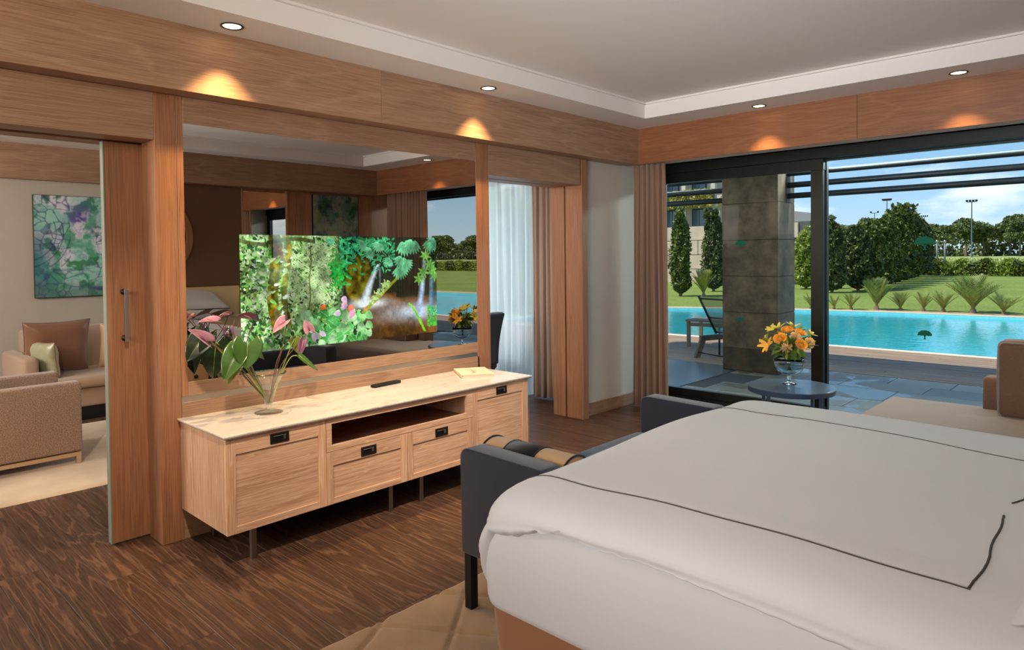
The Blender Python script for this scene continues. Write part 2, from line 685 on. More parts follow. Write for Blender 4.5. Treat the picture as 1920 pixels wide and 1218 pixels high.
def cushion(name, w, h, t, m, loc, rotz, tilt, label, cat='cushion', piping=None, seed=0, roll=0, group=None, parent=None, lean=0):
    """stands on its lower edge at loc; leans back by tilt; rotz turns its face"""
    mb = cushion_mesh(w, h, t, seed)
    R = Matrix.Rotation(rotz, 3, 'Z') @ Matrix.Rotation(tilt, 3, 'X') @ Matrix.Rotation(roll, 3, 'Y')
    mb.v = [tuple(R @ Vector((p[0], p[1], p[2] + h / 2))) for p in mb.v]
    t_ = None
    if piping is not None:
        t_ = thing(name, loc, label, cat, group)
        mb.v = [tuple(Vector(p) + Vector(loc)) for p in mb.v]
        o = mb.build('cushion_cover', m, t_, True, weld=True)
        pm = MB()
        pts = []
        for i in range(81):
            s = i / 80 * 4
            q = s - int(s) if s < 4 else 1
            k = int(s) if s < 4 else 3
            a = [(-1 + 2 * q, -1), (1, -1 + 2 * q), (1 - 2 * q, 1), (-1, 1 - 2 * q)][k]
            x = a[0] * (1 - .07 * (1 - a[1] ** 2))
            z = a[1] * (1 - .07 * (1 - a[0] ** 2))
            pts.append(Vector(loc) + R @ Vector((x * w / 2, 0, z * h / 2 + h / 2)))
        pm.tube(pts, .005, 6)
        pm.build('piping', piping, t_, True)
        return t_
    o = mb.build(name, m, parent, True, weld=True)
    o.location = loc
    return tag(o, label, cat, group)


def drape(name, p0, p1, z0, z1, folds, amp, m, parent=None, seed=1, thick=True, flare=1.0, top=.6, nz=14):
    """hanging pleated cloth between two plan points"""
    rg = random.Random(seed)
    a = Vector((p0[0], p0[1]))
    b = Vector((p1[0], p1[1]))
    d = b - a
    nrm = Vector((-d.y, d.x)).normalized()
    ph = [rg.uniform(-.5, .5) for _ in range(folds + 2)]
    am = [rg.uniform(.65, 1.15) for _ in range(folds + 2)]
    nu = folds * 10
    mb = MB()

    def fn(u, v):
        k = u * folds
        i = int(min(k, folds - 1e-6))
        A = amp * (am[i] * (1 - (k - i)) + am[i + 1] * (k - i))
        taper = top + (1 - top) * min(1, v * 1.0)
        vv = v        # v=0 top, 1 bottom
        w = math.sin(2 * PI * k + ph[i] * vv * .6)
        off = A * taper * (w * .8 + .25 * math.sin(4 * PI * k + ph[i] * 3)) + .01 * math.sin(3 * vv + 7 * u)
        uu = .5 + (u - .5) * (1 + (flare - 1) * vv) + .12 / folds * math.sin(2 * PI * k * .5 + 3 * vv)
        p = a + d * uu + nrm * off
        return (p.x, p.y, z1 + (z0 - z1) * v + (.004 * math.sin(9 * k) if v > .99 else 0))
    mb.grid(fn, nu, nz)
    o = mb.build(name, m, parent, True)
    if thick:
        sm = o.modifiers.new('thickness', 'SOLIDIFY')
        sm.thickness = .004
    return o


def leafcloud(name, pts, size, m, parent=None, el=1.7, up=.0, jitter=.4, rng=RNG):
    pts = np.asarray(pts, float)
    n = len(pts)
    a = rng.normal(size=(n, 3))
    a[:, 2] += up
    a /= np.linalg.norm(a, axis=1)[:, None]
    b = rng.normal(size=(n, 3))
    b -= a * (a * b).sum(1)[:, None]
    b /= np.linalg.norm(b, axis=1)[:, None]
    s = size * (1 + jitter * rng.uniform(-1, 1, n))[:, None]
    v = np.empty((n, 4, 3))
    v[:, 0] = pts - a * s * el / 2
    v[:, 1] = pts + b * s / 2
    v[:, 2] = pts + a * s * el / 2
    v[:, 3] = pts - b * s / 2
    me = bpy.data.meshes.new(name)
    me.vertices.add(4 * n)
    me.vertices.foreach_set('co', v.reshape(-1))
    me.loops.add(4 * n)
    me.loops.foreach_set('vertex_index', np.arange(4 * n, dtype=np.int32))
    me.polygons.add(n)
    me.polygons.foreach_set('loop_start', np.arange(0, 4 * n, 4, dtype=np.int32))
    me.polygons.foreach_set('loop_total', np.full(n, 4, dtype=np.int32))
    me.update(calc_edges=True)
    me.materials.append(m)
    o = bpy.data.objects.new(name, me)
    COL.objects.link(o)
    if parent is not None:
        o.parent = parent
    return o


# ------------------------------------------------------------------ numpy painting (flat prints: screen and canvases)
def fnoise(h, w, cells, oct=4, seed=0):
    rg = np.random.default_rng(seed)
    out = np.zeros((h, w))
    amp = 1.0
    tot = 0
    for o in range(oct):
        cy, cx = max(2, int(cells * h / w * 2 ** o)) + 2, int(cells * 2 ** o) + 2
        g = rg.random((cy + 1, cx + 1))
        yy = np.linspace(0, cy - 1.001, h)
        xx = np.linspace(0, cx - 1.001, w)
        yi = yy.astype(int)
        xi = xx.astype(int)
        fy = (yy - yi)[:, None]
        fx = (xx - xi)[None, :]
        fy = fy * fy * (3 - 2 * fy)
        fx = fx * fx * (3 - 2 * fx)
        a = g[yi][:, xi]
        b = g[yi][:, xi + 1]
        c = g[yi + 1][:, xi]
        d = g[yi + 1][:, xi + 1]
        out += amp * ((a * (1 - fx) + b * fx) * (1 - fy) + (c * (1 - fx) + d * fx) * fy)
        tot += amp
        amp *= .55
    return out / tot


def C3(c):
    return np.array(lin(c))


def blend(img, mask, col):
    m = np.clip(mask, 0, 1)[..., None]
    img *= (1 - m)
    img += m * np.asarray(col)


def stamp_leaf(img, x, y, ln, wd, ang, col, vein=None, soft=.12):
    H, Wd = img.shape[:2]
    R = int(ln) + 2
    x0, x1 = max(0, int(x) - R), min(Wd, int(x) + R + 1)
    y0, y1 = max(0, int(y) - R), min(H, int(y) + R + 1)
    if x0 >= x1 or y0 >= y1:
        return
    Y, X = np.mgrid[y0:y1, x0:x1]
    dx = X - x
    dy = Y - y
    u = (dx * math.cos(ang) + dy * math.sin(ang)) / (ln / 2)
    v = (-dx * math.sin(ang) + dy * math.cos(ang)) / (wd / 2)
    inside = 1 - (u * u + (v / np.clip(1 - .55 * u, .3, 2)) ** 2)
    m = np.clip(inside / soft, 0, 1)
    c = np.asarray(col)[None, None, :] * (1 + .25 * v[..., None].clip(-1, 1))
    if vein is not None:
        c = c + (np.asarray(vein) - c) * np.clip(1 - np.abs(v) * (wd / 2) / .7, 0, 1)[..., None] * .6
    sub = img[y0:y1, x0:x1]
    sub *= (1 - m[..., None])
    sub += c * m[..., None]


def fan_leaf(img, x, y, r, ang, col, n=9):
    for i in range(n):
        a = ang + (i - (n - 1) / 2) * 2.3 / n
        rr = r * (1 - .25 * abs(i - (n - 1) / 2) / n)
        stamp_leaf(img, x + math.cos(a) * rr * .55, y + math.sin(a) * rr * .55, rr * .95, r * .26, a, np.asarray(col) * random.uniform(.75, 1.2), np.asarray(col) * 1.5)


def paint_jungle():
    Wd, H = 520, 250
    rs = random.Random(3)
    X = np.linspace(0, 1, Wd)[None, :].repeat(H, 0)
    Y = np.linspace(0, 1, H)[:, None].repeat(Wd, 1)
    n1 = fnoise(H, Wd, 8, 5, 1)
    n2 = fnoise(H, Wd, 30, 4, 2)
    img = np.zeros((H, Wd, 3))
    left = np.clip(1 - (X - .34) / .2, 0, 1)
    img[:] = C3((22, 40, 26))
    img += (left * (.3 + .9 * n2))[..., None] * C3((150, 190, 110)) * 1.0
    img += (left * np.clip(n1 - .5, 0, 1) * 3)[..., None] * C3((220, 240, 200)) * .7
    # leaves on the bright left half
    for i in range(3400):
        x = rs.random() ** 1.1 * .60
        y = rs.random()
        if x > .5 and y < .62:
            continue
        b = rs.random()
        base = C3(rs.choice([(190, 235, 150), (120, 195, 80), (70, 140, 50), (225, 250, 205), (40, 96, 40), (150, 215, 110), (24, 60, 26), (30, 80, 40)]))
        l = rs.uniform(4, 12) * (1.0 if y < .7 else 1.5)
        stamp_leaf(img, x * Wd, y * H, l, l * rs.uniform(.25, .6), rs.uniform(0, 6.28), base * (.55 + .6 * b))
    # bamboo-like pale strands
    for i in range(420):
        x = rs.gauss(.34, .05)
        y = rs.uniform(.08, .62)
        stamp_leaf(img, x * Wd, y * H, rs.uniform(12, 22), 2.2, rs.choice([.5, .8, 1.1, 2.3, 2.6]) + rs.uniform(-.2, .2), C3((195, 225, 160)) * rs.uniform(.6, 1.1))
    # mossy yellow trunk
    for (cx, wd, y1) in ((.145, .045, .86), (.195, .028, .80)):
        edge = cx + .012 * np.sin(Y * 9)
        m = np.clip((wd / 1.6 - np.abs(X - edge) + .012 * (n2 - .5)) / .006, 0, 1) * np.clip((y1 + .05 * n2 - Y) / .03, 0, 1)
        str_ = np.clip((fnoise(H, Wd, 90, 2, 5 + int(cx * 100)) - .3) / .4, 0, 1)
        blob_ = np.clip((fnoise(H, Wd, 26, 4, 15 + int(cx * 100)) - .34) / .32, 0, 1)
        shade = (.12 + .75 * str_ * blob_ + .35 * blob_) * (1.1 - .7 * np.abs(X - edge) / wd)
        c = C3((168, 168, 24))[None, None] * shade[..., None] + (np.clip(n2 - .55, 0, 1) * 2)[..., None] * (C3((190, 120, 30)) - C3((60, 80, 20)))
        mm = m[..., None]
        img[:] = img * (1 - mm) + np.clip(c, 0, 1) * mm
    m = np.clip((.022 - np.abs(Y - .05 - .05 * X * 6 * (X < .12) * .4 - .02 * np.sin(X * 20))) / .008, 0, 1) * (X < .33)
    blend(img, m * .9, C3((60, 70, 18)))
    blend(img, np.clip((.004 - np.abs(X - .305 + .02 * (Y - .3) + .003 * np.sin(Y * 20))) / .002, 0, 1) * (Y > .1) * (Y < .7), C3((90, 100, 40)))
    for i in range(44):
        x = rs.uniform(.08, .24)
        y = rs.uniform(.1, .95)
        l = rs.uniform(8, 20)
        stamp_leaf(img, x * Wd, y * H, l, l * .4, rs.uniform(-.9, .9), C3(rs.choice([(205, 240, 170), (150, 215, 100), (235, 250, 225)])) * rs.uniform(.7, 1.1))
    # dark middle with rock
    dk = np.clip((X - .42) / .05, 0, 1) * (Y < .68)
    img[:] = img * (1 - dk[..., None]) + dk[..., None] * (C3((20, 34, 20)) * (.4 + 1.4 * n2)[..., None])
    rk = np.clip(1 - ((X - .545) / .075) ** 2 - ((Y - .42) / .27) ** 2, 0, 1)
    rk = np.clip(rk * 4, 0, 1)
    img[:] = img * (1 - rk[..., None]) + rk[..., None] * ((C3((176, 160, 30)) * (1 - X * .4)[..., None] + C3((60, 90, 10)) * (X > .54)[..., None]) * (.08 + 1.0 * np.clip((fnoise(H, Wd, 34, 4, 44) - .33) / .34, 0, 1) * np.clip((n1 - .2) * 2, .3, 1))[..., None])
    for i in range(150):                      # round ivy leaves
        x = rs.gauss(.44, .022)
        y = rs.gauss(.31, .07)
        stamp_leaf(img, x * Wd, y * H, 9, 7, rs.uniform(0, 6), C3((40, 165, 60)) * rs.uniform(.5, 1.3))
    # brown water
    wt = np.clip((Y - .60 + .05 * (X < .75)) / .03, 0, 1) * np.clip((X - .56 - .12 * np.clip(1 - (Y - .6) / .3, 0, 1) * 0) / .03, 0, 1)
    wc = C3((112, 74, 28)) * (.35 + 1.1 * fnoise(H, Wd, 14, 4, 9))[..., None]
    img[:] = img * (1 - wt[..., None]) + wc * wt[..., None]
    fo = np.exp(-(((X - .87) / .16) ** 2 + ((Y - .77) / .075) ** 2)) * (.6 + .6 * n2)
    blend(img, fo, C3((190, 210, 222)))
    fo = np.exp(-(((X - .60) / .09) ** 2 + ((Y - .65) / .04) ** 2)) * (.7 + .5 * n2)
    blend(img, fo, C3((225, 232, 236)))
    # falls
    st = .55 + .6 * fnoise(H, Wd, 120, 2, 21)
    cx = .655 - .30 * np.clip(Y - .27, 0, 1) ** .8 * .62
    blend(img, np.clip(1 - np.abs(X - cx) / (.012 + .05 * (Y - .27)), 0, 1) * (Y > .27) * (Y < .68) * st * 1.2, C3((205, 220, 235)))
    cx = .925 - .07 * (Y - .25)
    blend(img, np.clip(1 - np.abs(X - cx) / (.012 + .028 * (Y - .2)), 0, 1) * (Y > .24) * (Y < .82) * st * 1.2, C3((170, 195, 225)))
    cx = .975 - .03 * (Y - .25)
    blend(img, np.clip(1 - np.abs(X - cx) / .016, 0, 1) * (Y > .35) * (Y < .78) * st, C3((110, 150, 190)))
    blend(img, np.clip(1 - np.abs(X - .66) / .006, 0, 1) * (Y > .3) * (Y < .6) * .6, C3((130, 150, 160)))
    # mossy log
    t = (X - .565) / .205
    yl = .735 - .34 * t
    blend(img, np.clip((.020 + .012 * (1 - t) - np.abs(Y - yl) + .01 * (n2 - .5)) / .008, 0, 1) * (t > 0) * (t < 1), C3((140, 150, 36)))
    for i in range(60):
        t = rs.random()
        stamp_leaf(img, (.6 + .11 * t) * Wd + rs.gauss(0, 4), (.64 - .2 * t) * H + rs.gauss(0, 6), 9, 4, rs.uniform(0, 6), C3((180, 215, 130)) * rs.uniform(.6, 1.1))
    # blue-green fans in the upper right
    for i in range(330):
        x = rs.uniform(.45, .74)
        y = abs(rs.gauss(0, .13)) + .01
        l = rs.uniform(7, 15)
        stamp_leaf(img, x * Wd, y * H, l, l * .35, rs.uniform(0, 6.28), C3((60, 190, 120)) * rs.uniform(.3, 1.2))
    for (x, y, r, a) in ((.80, .04, 40, 1.3), (.855, .03, 38, 1.8), (.96, .03, 34, 1.6), (.79, .20, 34, 1.9), (.775, .30, 34, 1.5), (.80, .25, 30, .9),
                         (.66, .06, 26, 2.0), (.58, .06, 24, 2.4), (.72, .22, 22, 2.2), (.995, .02, 34, 2.2), (.62, .14, 24, 2.6), (.41, .02, 18, 2)):
        fan_leaf(img, x * Wd, y * H, r, a, C3((110, 205, 150)))
    for (x, y) in ((.93, .19), (.915, .36), (.97, .34), (.89, .43), (.99, .40), (.955, .28)):
        for k in range(7):
            a = k * .9 + x * 9
            stamp_leaf(img, x * Wd + math.cos(a) * 10, y * H + math.sin(a) * 8, 20, 7, a, C3((130, 220, 90)) * rs.uniform(.6, 1.1), C3((210, 245, 170)))
    for k in range(26):                        # fern frond bottom right
        t = k / 25
        x = .83 + .09 * t
        y = .68 + .29 * t ** 1.2
        stamp_leaf(img, x * Wd, y * H, 10, 4, .3, C3((130, 215, 50)))
    for i in range(130):
        x = rs.uniform(.94, 1.0)
        y = rs.uniform(.72, .93)
        stamp_leaf(img, x * Wd, y * H, 9, 4, rs.uniform(0, 6), C3((80, 190, 60)) * rs.uniform(.5, 1.2))
    # broad heart leaves and flowers in the foreground
    for i in range(90):
        x = rs.uniform(.26, .60)
        y = rs.uniform(.70, 1.0)
        if x > .54 and y < .76:
            continue
        l = rs.uniform(16, 30)
        stamp_leaf(img, x * Wd, y * H, l, l * .75, rs.uniform(0, 6.28), C3(rs.choice([(90, 200, 100), (150, 225, 140), (60, 165, 70), (180, 235, 170)])) * rs.uniform(.6, 1.05), C3((220, 245, 200)))
    for (x, y, l, c) in ((.36, .655, 16, (250, 110, 50)), (.47, .60, 20, (240, 205, 225)), (.465, .66, 22, (236, 190, 215)), (.50, .69, 22, (250, 130, 100)), (.505, .74, 22, (240, 160, 190)),
                         (.43, .72, 20, (225, 225, 230)), (.30, .85, 18, (245, 225, 235)), (.32, .92, 22, (235, 210, 235)), (.36, .90, 18, (240, 220, 240)), (.58, .70, 10, (245, 130, 80))):
        stamp_leaf(img, x * Wd, y * H, l, l * .7, rs.uniform(0, 3), C3(c), C3((250, 120, 90)))
    img *= (.42 + .95 * np.clip((fnoise(H, Wd, 12, 5, 77) - .33) / .34, 0, 1))[..., None]
    hi = np.clip((fnoise(H, Wd, 9, 4, 79) - .5) / .2, 0, 1) * np.clip(1 - X / .5, 0, 1) * np.clip(1.1 - Y, 0, 1)
    img += (hi * .30)[..., None] * C3((205, 240, 170))
    img *= (.8 + .45 * fnoise(H, Wd, 150, 2, 78))[..., None]
    return np.clip(img, 0, 1)


def paint_reef(H=170, Wd=150, seed=5, dark=False):
    rg = np.random.default_rng(seed)
    X = np.linspace(0, 1, Wd)[None, :].repeat(H, 0)
    Y = np.linspace(0, 1, H)[:, None].repeat(Wd, 1)
    n1 = fnoise(H, Wd, 4, 5, seed)
    n2 = fnoise(H, Wd, 5, 5, seed + 1)
    n3 = fnoise(H, Wd, 9, 4, seed + 2)
    img = np.zeros((H, Wd, 3))
    img[:] = C3((150, 200, 185))
    blend(img, np.clip((n1 - .48) * 9, 0, 1), C3((205, 208, 216)))
    blend(img, np.clip((n2 - .54) * 9, 0, 1) * .9, C3((60, 150, 110)))
    blend(img, np.clip((n3 - .60) * 12, 0, 1) * .85, C3((20, 120, 60)))
    blend(img, np.clip(1 - np.abs(n2 - .5) * 26, 0, 1) * .35, C3((70, 60, 130)))
    blend(img, np.clip((.22 - X) * 6, 0, 1) * np.clip((Y - .25) * 5, 0, 1) * .8, C3((40, 110, 120)))
    blend(img, np.clip((Y - .86 + .1 * n1) * 8, 0, 1) * .7, C3((80, 110, 100)))
    blend(img, np.exp(-(((X - .38) / .12) ** 2 + ((Y - .25) / .18) ** 2)) * np.clip((n3 - .45) * 6, 0, 1), C3((90, 70, 150)))
    # ink cells
    P = rg.random((120, 2))
    P[:, 0] = np.where(P[:, 0] < .5, P[:, 0] * .6, P[:, 0])
    XX = X + .06 * (n1 - .5)
    YY = Y + .06 * (n2 - .5)
    D = np.sqrt((XX[..., None] - P[:, 0]) ** 2 + (1.1 * (YY[..., None] - P[:, 1])) ** 2)
    D.sort(axis=-1)
    edge = np.clip(1 - (D[..., 1] - D[..., 0]) / .012, 0, 1)
    region = np.clip(((X < .3) & (Y < .55)) * 1.0 + ((X > .52) & (Y > .28)) * 1.0 + (Y > .72) * .8, 0, 1)
    blend(img, edge * region * .85, C3((48, 40, 104)))
    for i in range(5):                 # sweeping arcs at the left
        r = .30 + .06 * i
        ar = np.abs(np.sqrt((X + .12) ** 2 + (Y - .36) ** 2) - r)
        blend(img, np.clip(1 - ar / .008, 0, 1) * (X < .3) * (Y > .25) * (Y < .7) * .8, C3((28, 44, 80)))
    if dark:
        img *= .35
        blend(img, np.clip((n1 - .5) * 5, 0, 1) * .6, C3((150, 160, 110)))
        blend(img, np.exp(-(((X - .8) / .2) ** 2 + ((Y - .55) / .06) ** 2)), C3((60, 130, 120)))
        blend(img, np.exp(-(((X - .5) / .2) ** 2 + ((Y - .52) / .04) ** 2)) * .6, C3((200, 130, 110)))
        for k in range(9):
            x = .12 + .09 * k
            blend(img, np.clip((.012 - np.abs(X - x - .01 * np.sin(Y * 30))) / .005, 0, 1) * (Y > .6 + .12 * math.sin(k * 2)), C3((14, 22, 40)))
    return np.clip(img, 0, 1)


def printed(name, img, fn, m, parent=None):
    """grid mesh carrying the printed picture in a colour attribute; fn(u,v)->point, v down"""
    H, Wd = img.shape[:2]
    u = np.linspace(0, 1, Wd)
    v = np.linspace(0, 1, H)
    P0, P1, P2 = (np.array(fn(0, 0)), np.array(fn(1, 0)), np.array(fn(0, 1)))
    V = P0 + u[None, :, None] * (P1 - P0) + v[:, None, None] * (P2 - P0)
    me = bpy.data.meshes.new(name)
    nv = H * Wd
    me.vertices.add(nv)
    me.vertices.foreach_set('co', V.reshape(-1))
    ii = np.arange(nv).reshape(H, Wd)
    q = np.stack([ii[:-1, :-1], ii[1:, :-1], ii[1:, 1:], ii[:-1, 1:]], -1).reshape(-1, 4)
    nf = len(q)
    me.loops.add(nf * 4)
    me.loops.foreach_set('vertex_index', q.reshape(-1).astype(np.int32))
    me.polygons.add(nf)
    me.polygons.foreach_set('loop_start', np.arange(0, nf * 4, 4, dtype=np.int32))
    me.polygons.foreach_set('loop_total', np.full(nf, 4, dtype=np.int32))
    me.update(calc_edges=True)
    ca = me.color_attributes.new('print', 'FLOAT_COLOR', 'POINT')
    rgba = np.ones((nv, 4), np.float32)
    rgba[:, :3] = img.reshape(-1, 3)
    ca.data.foreach_set('color', rgba.reshape(-1))
    me.materials.append(m)
    o = bpy.data.objects.new(name, me)
    COL.objects.link(o)
    if parent is not None:
        o.parent = parent
        o.location = -Vector(WL.get(parent.name, (0, 0, 0)))
    return o

# ================================================================== ROOM SHELL
# floor: dark base and one object per plank
floor = struct(bx(-5.2, 4.4, -8.9, .62, -.06, -.014).build('floor', dark_m))
rs = random.Random(21)
rows = []
y = -6.53
while y < .55:
    rows.append(y)
    y += .169
pl_cache = {}
forced = {(-4.84): .669, (-4.671): .088, (-4.502): .363, (-4.164): .335}


def plank(x0, x1, y0, y1):
    Ls = round(x1 - x0, 3)
    key = (Ls, round(y1 - y0, 3))
    if key not in pl_cache:
        me = bpy.data.meshes.new('plank')
        g = .0006
        a, b, w, h = g, Ls - g, y1 - y0 - g, .013
        c = .0012
        vs = [(a, g, 0), (b, g, 0), (b, w, 0), (a, w, 0), (a, g, h - c), (b, g, h - c), (b, w, h - c), (a, w, h - c),
              (a + c, g + c, h), (b - c, g + c, h), (b - c, w - c, h), (a + c, w - c, h)]
        fs = [(0, 1, 5, 4), (1, 2, 6, 5), (2, 3, 7, 6), (3, 0, 4, 7), (4, 5, 9, 8), (5, 6, 10, 9), (6, 7, 11, 10), (7, 4, 8, 11), (8, 9, 10, 11)]
        me.from_pydata(vs, [], fs)
        me.materials.append(floor_x)
        pl_cache[key] = me
    o = bpy.data.objects.new('plank', pl_cache[key])
    COL.objects.link(o)
    o.location = (x0, y0, -.013)
    o.parent = floor


for i, y in enumerate(rows):
    far = 4.3 if y > -3.0 else 3.1
    start = -5.0
    joints = [start]
    f = None
    for k, v in forced.items():
        if abs(k - y) < .03:
            f = v
    x = start + rs.choice([.5, .9, 1.3, 1.7])
    while x < far:
        joints.append(round(x, 2))
        x += rs.choice([1.6, 1.8, 1.8, 2.0])
    if f is not None:
        joints = [j for j in joints if abs(j - f) > .8] + [f]
        joints.sort()
    joints.append(far)
    for a, b in zip(joints, joints[1:]):
        plank(a, b, y, y + .169)

# ceiling: border soffit at 2.71 with raised tray
ce = MB()
ce.box(-5.2, .33, -8.9, .75, 2.71, 2.95)
ce.box(3.73, 4.4, -8.9, .75, 2.71, 2.95)
ce.box(.33, 3.73, -.40, .02, 2.71, 2.95)
ce.box(.30, 3.76, -8.9, -.37, 2.845, 2.95)
struct(ce.build('ceiling', ceil_m))
cv = MB()
cv.box(.33, .352, -6.7, -.40, 2.83, 2.846)
cv.box(.33, 3.73, -.422, -.40, 2.83, 2.846)
cv.box(3.708, 3.73, -6.7, -.40, 2.83, 2.846)
struct(cv.build('trim_1', ceil_m))
# window-side lowered ceiling behind the fascia (curtain pocket)
struct(bx(-.5, 4.4, .03, .75, 2.43, 2.72).build('trim_2', ceil_m))


def board_set(parent, spans, axis, m, bevel=.0015):
    for s in spans:
        o = bx(*s).build('board', m, parent, bevel=bevel, seg=1)


# fascia over the TV wall
fa = struct(bx(-.14, -.012, -6.7, .0, 2.372, 2.71).build('trim_3', oak_y))
for y0, y1 in ((-6.7, -3.0015), (-2.9985, 0.0)):
    bx(-.012, 0, y0, y1, 2.37, 2.71).build('board', oak_y, fa, bevel=.0008, seg=1)
fb = struct(bx(0, 4.15, .010, .030, 2.372, 2.71).build('trim_4', oak_x))
for x0, x1 in ((-.14, 1.9685), (1.9715, 4.0)):
    bx(x0, x1, 0, .012, 2.37, 2.71).build('board', oak_b, fb, bevel=.0008, seg=1)
fe = struct(bx(4.0, 4.15, -6.7, 0, 2.37, 2.71).build('trim_5', oak_y))

# ---- TV wall (wall_left): core leaves with door pocket between them
wl = MB()
wl.box(-.30, -.155, -4.30, -1.90, 0, 2.71)
wl.box(-.50, -.40, -4.30, -1.90, 0, 2.71)
wl.box(-.40, -.30, -4.1, -1.95, 0, 2.71)
wl.box(-.50, -.155, -6.7, -4.30, 2.38, 2.71)
wl.box(-.50, -.155, -1.90, 0.0, 2.38, 2.71)
wall_l = struct(wl.build('wall_left', oak_z))


def part(b, name, m, parent, bevel=.0015):
    return bx(*b).build(name, m, parent, bevel=bevel, seg=1)


part((-.157, -.140, -4.190, -2.037, 2.229, 2.371), 'top_panel', oak_y, wall_l)
part((-.157, -.140, -4.190, -2.037, .766, .842), 'upper_rail', oak_y, wall_l)
part((-.157, -.140, -4.224, -2.02, 0.0, .735), 'lower_panel', oak_y, wall_l)
o = part((-.152, -.143, -4.224, -2.02, .735, .766), 'steel_strip', steel_m, wall_l, 0)
part((-.157, -.140, -4.224, -4.190, .766, 2.371), 'jamb_strip', oak_z, wall_l)
# left post with its return, then header over the left opening
p1 = struct(bx(-.33, -.140, -4.334, -4.2255, 0, 2.371).build('trim_6', oak_z, bevel=.0015, seg=1))
h1 = struct(bx(-.30, -.140, -6.7, -4.335, 2.125, 2.371).build('trim_7', oak_y, bevel=.0015, seg=1))
part((-.50, -.372, -6.7, -4.335, 2.125, 2.371), 'rear_header', oak_y, h1)
part((-.50, -.40, -4.334, -4.20, 0, 2.371), 'rear_post', oak_z, p1)
# right mirror post
p2 = struct(bx(-.50, -.140, -2.036, -1.897, 0, 2.371).build('trim_8', oak_z, bevel=.0015, seg=1))
# header over right opening
h2 = struct(bx(-.315, -.140, -1.896, -.735, 2.136, 2.371).build('trim_9', oak_y, bevel=.0015, seg=1))
part((-.50, -.345, -1.896, -.735, 2.136, 2.371), 'rear_header', oak_y, h2)
part((-.345, -.315, -1.896, -.735, 2.165, 2.371), 'door_track', bronze_m, h2)
# right jamb and end post, with the slot of the sliding door
j1 = struct(bx(-.335, -.140, -.712, -.636, 0, 2.371).build('trim_10', oak_z, bevel=.0015, seg=1))
part((-.50, -.352, -.712, -.636, 0, 2.371), 'rear_post', oak_z, j1)
part((-.352, -.335, -.690, -.66, 0, 2.371), 'slot', dark_m, j1, 0)
# wallpapered wall beyond the post, running to the window
wb = struct(bx(-.50, -.205, -.636, .75, 0, 2.45).build('wall_back', wallp_m))
bb = struct(bx(-.205, -.190, -.636, .62, 0, .118).build('baseboard_left', oak_y, bevel=.002, seg=1))

# ---- sliding door, half out of its pocket
d1 = struct(bx(-.375, -.33, -4.516, -3.30, .012, 2.12).build('door_1', oak_z, bevel=.0015, seg=1))
part((-.376, -.329, -4.5215, -4.516, .012, 2.12), 'edge_strip', plain('pale_edge_strip', (128, 132, 120), .6), d1, 0)
hd = MB()
hd.box(-.290, -.280, -4.448, -4.428, 1.075, 1.350)
hnd = hd.build('door_handle', steel_m, d1, bevel=.002)
for zz in (1.090, 1.335):
    MB().tube([(-.331, -4.438, zz), (-.326, -4.438, zz), (-.325, -4.438, zz), (-.288, -4.438, zz)], [.016, .016, .010, .008], 14).build('handle_standoff', bronze_m, hnd, True)

# ---- mirror with the screen behind its glass
mir, n, b = newmat('tinted_mirror')
n.nodes.remove(b)
gl = n.nodes.new('ShaderNodeBsdfGlossy')
gl.inputs['Roughness'].default_value = 0
gl.inputs[0].default_value = (.62, .56, .50, 1)
n.links.new(gl.outputs[0], n.nodes['Material Output'].inputs[0])
mt = thing('wall_mirror', (-.142, -3.113, .842), 'large tinted wall mirror framed in oak above the sideboard', 'mirror')
bx(-.152, -.1425, -4.190, -2.037, .842, 2.229).build('mirror_glass', mir, mt)
scr, n, b = newmat('screen_picture')
ca = n.nodes.new('ShaderNodeVertexColor')
ca.layer_name = 'print'
n.nodes.remove(b)
em = n.nodes.new('ShaderNodeEmission')
em.inputs[1].default_value = .95
n.links.new(ca.outputs[0], em.inputs[0])
g2 = n.nodes.new('ShaderNodeBsdfGlossy')
g2.inputs['Roughness'].default_value = 0
g2.inputs[0].default_value = (.16, .16, .16, 1)
ad = n.nodes.new('ShaderNodeAddShader')
n.links.new(em.outputs[0], ad.inputs[0])
n.links.new(g2.outputs[0], ad.inputs[1])
n.links.new(ad.outputs[0], n.nodes['Material Output'].inputs[0])
tv = thing('television', (-.142, -3.165, .95), 'lit television screen in the mirror glass showing a jungle with waterfalls', 'television')
printed('screen', paint_jungle(), lambda u, v: (-.1415, -3.892 + 1.453 * u, 1.640 - .680 * v), scr, tv)

# ---- east wall behind the bed (seen in the mirror)
we = struct(bx(4.15, 4.35, -8.9, .75, 0, 2.95).build('wall_right', oak_z))
part((4.135, 4.150, -4.85, -1.885, 1.19, 2.36), 'fabric_panel', brownp_m, we)
part((4.12, 4.150, -1.885, -1.865, 0, 2.36), 'panel_post', oak_z, we)
part((4.12, 4.150, -1.300, -1.270, 0, 2.36), 'panel_post', oak_z, we)
part((4.130, 4.150, -1.270, -.94, 0, 2.36), 'oak_panel', oak_z, we)
part((4.130, 4.150, -.22, -.0, 0, 2.36), 'oak_panel', oak_z, we)
pm, n, b = newmat('clear_mirror')
n.nodes.remove(b)
gl = n.nodes.new('ShaderNodeBsdfGlossy')
gl.inputs['Roughness'].default_value = 0
gl.inputs[0].default_value = (.85, .85, .84, 1)
n.links.new(gl.outputs[0], n.nodes['Material Output'].inputs[0])
t = thing('mirror_panel', (4.145, -1.58, .1), 'tall narrow mirror panel on the wall behind the bed', 'mirror')
bx(4.138, 4.149, -1.862, -1.302, .1, 2.33).build('mirror_glass', pm, t)
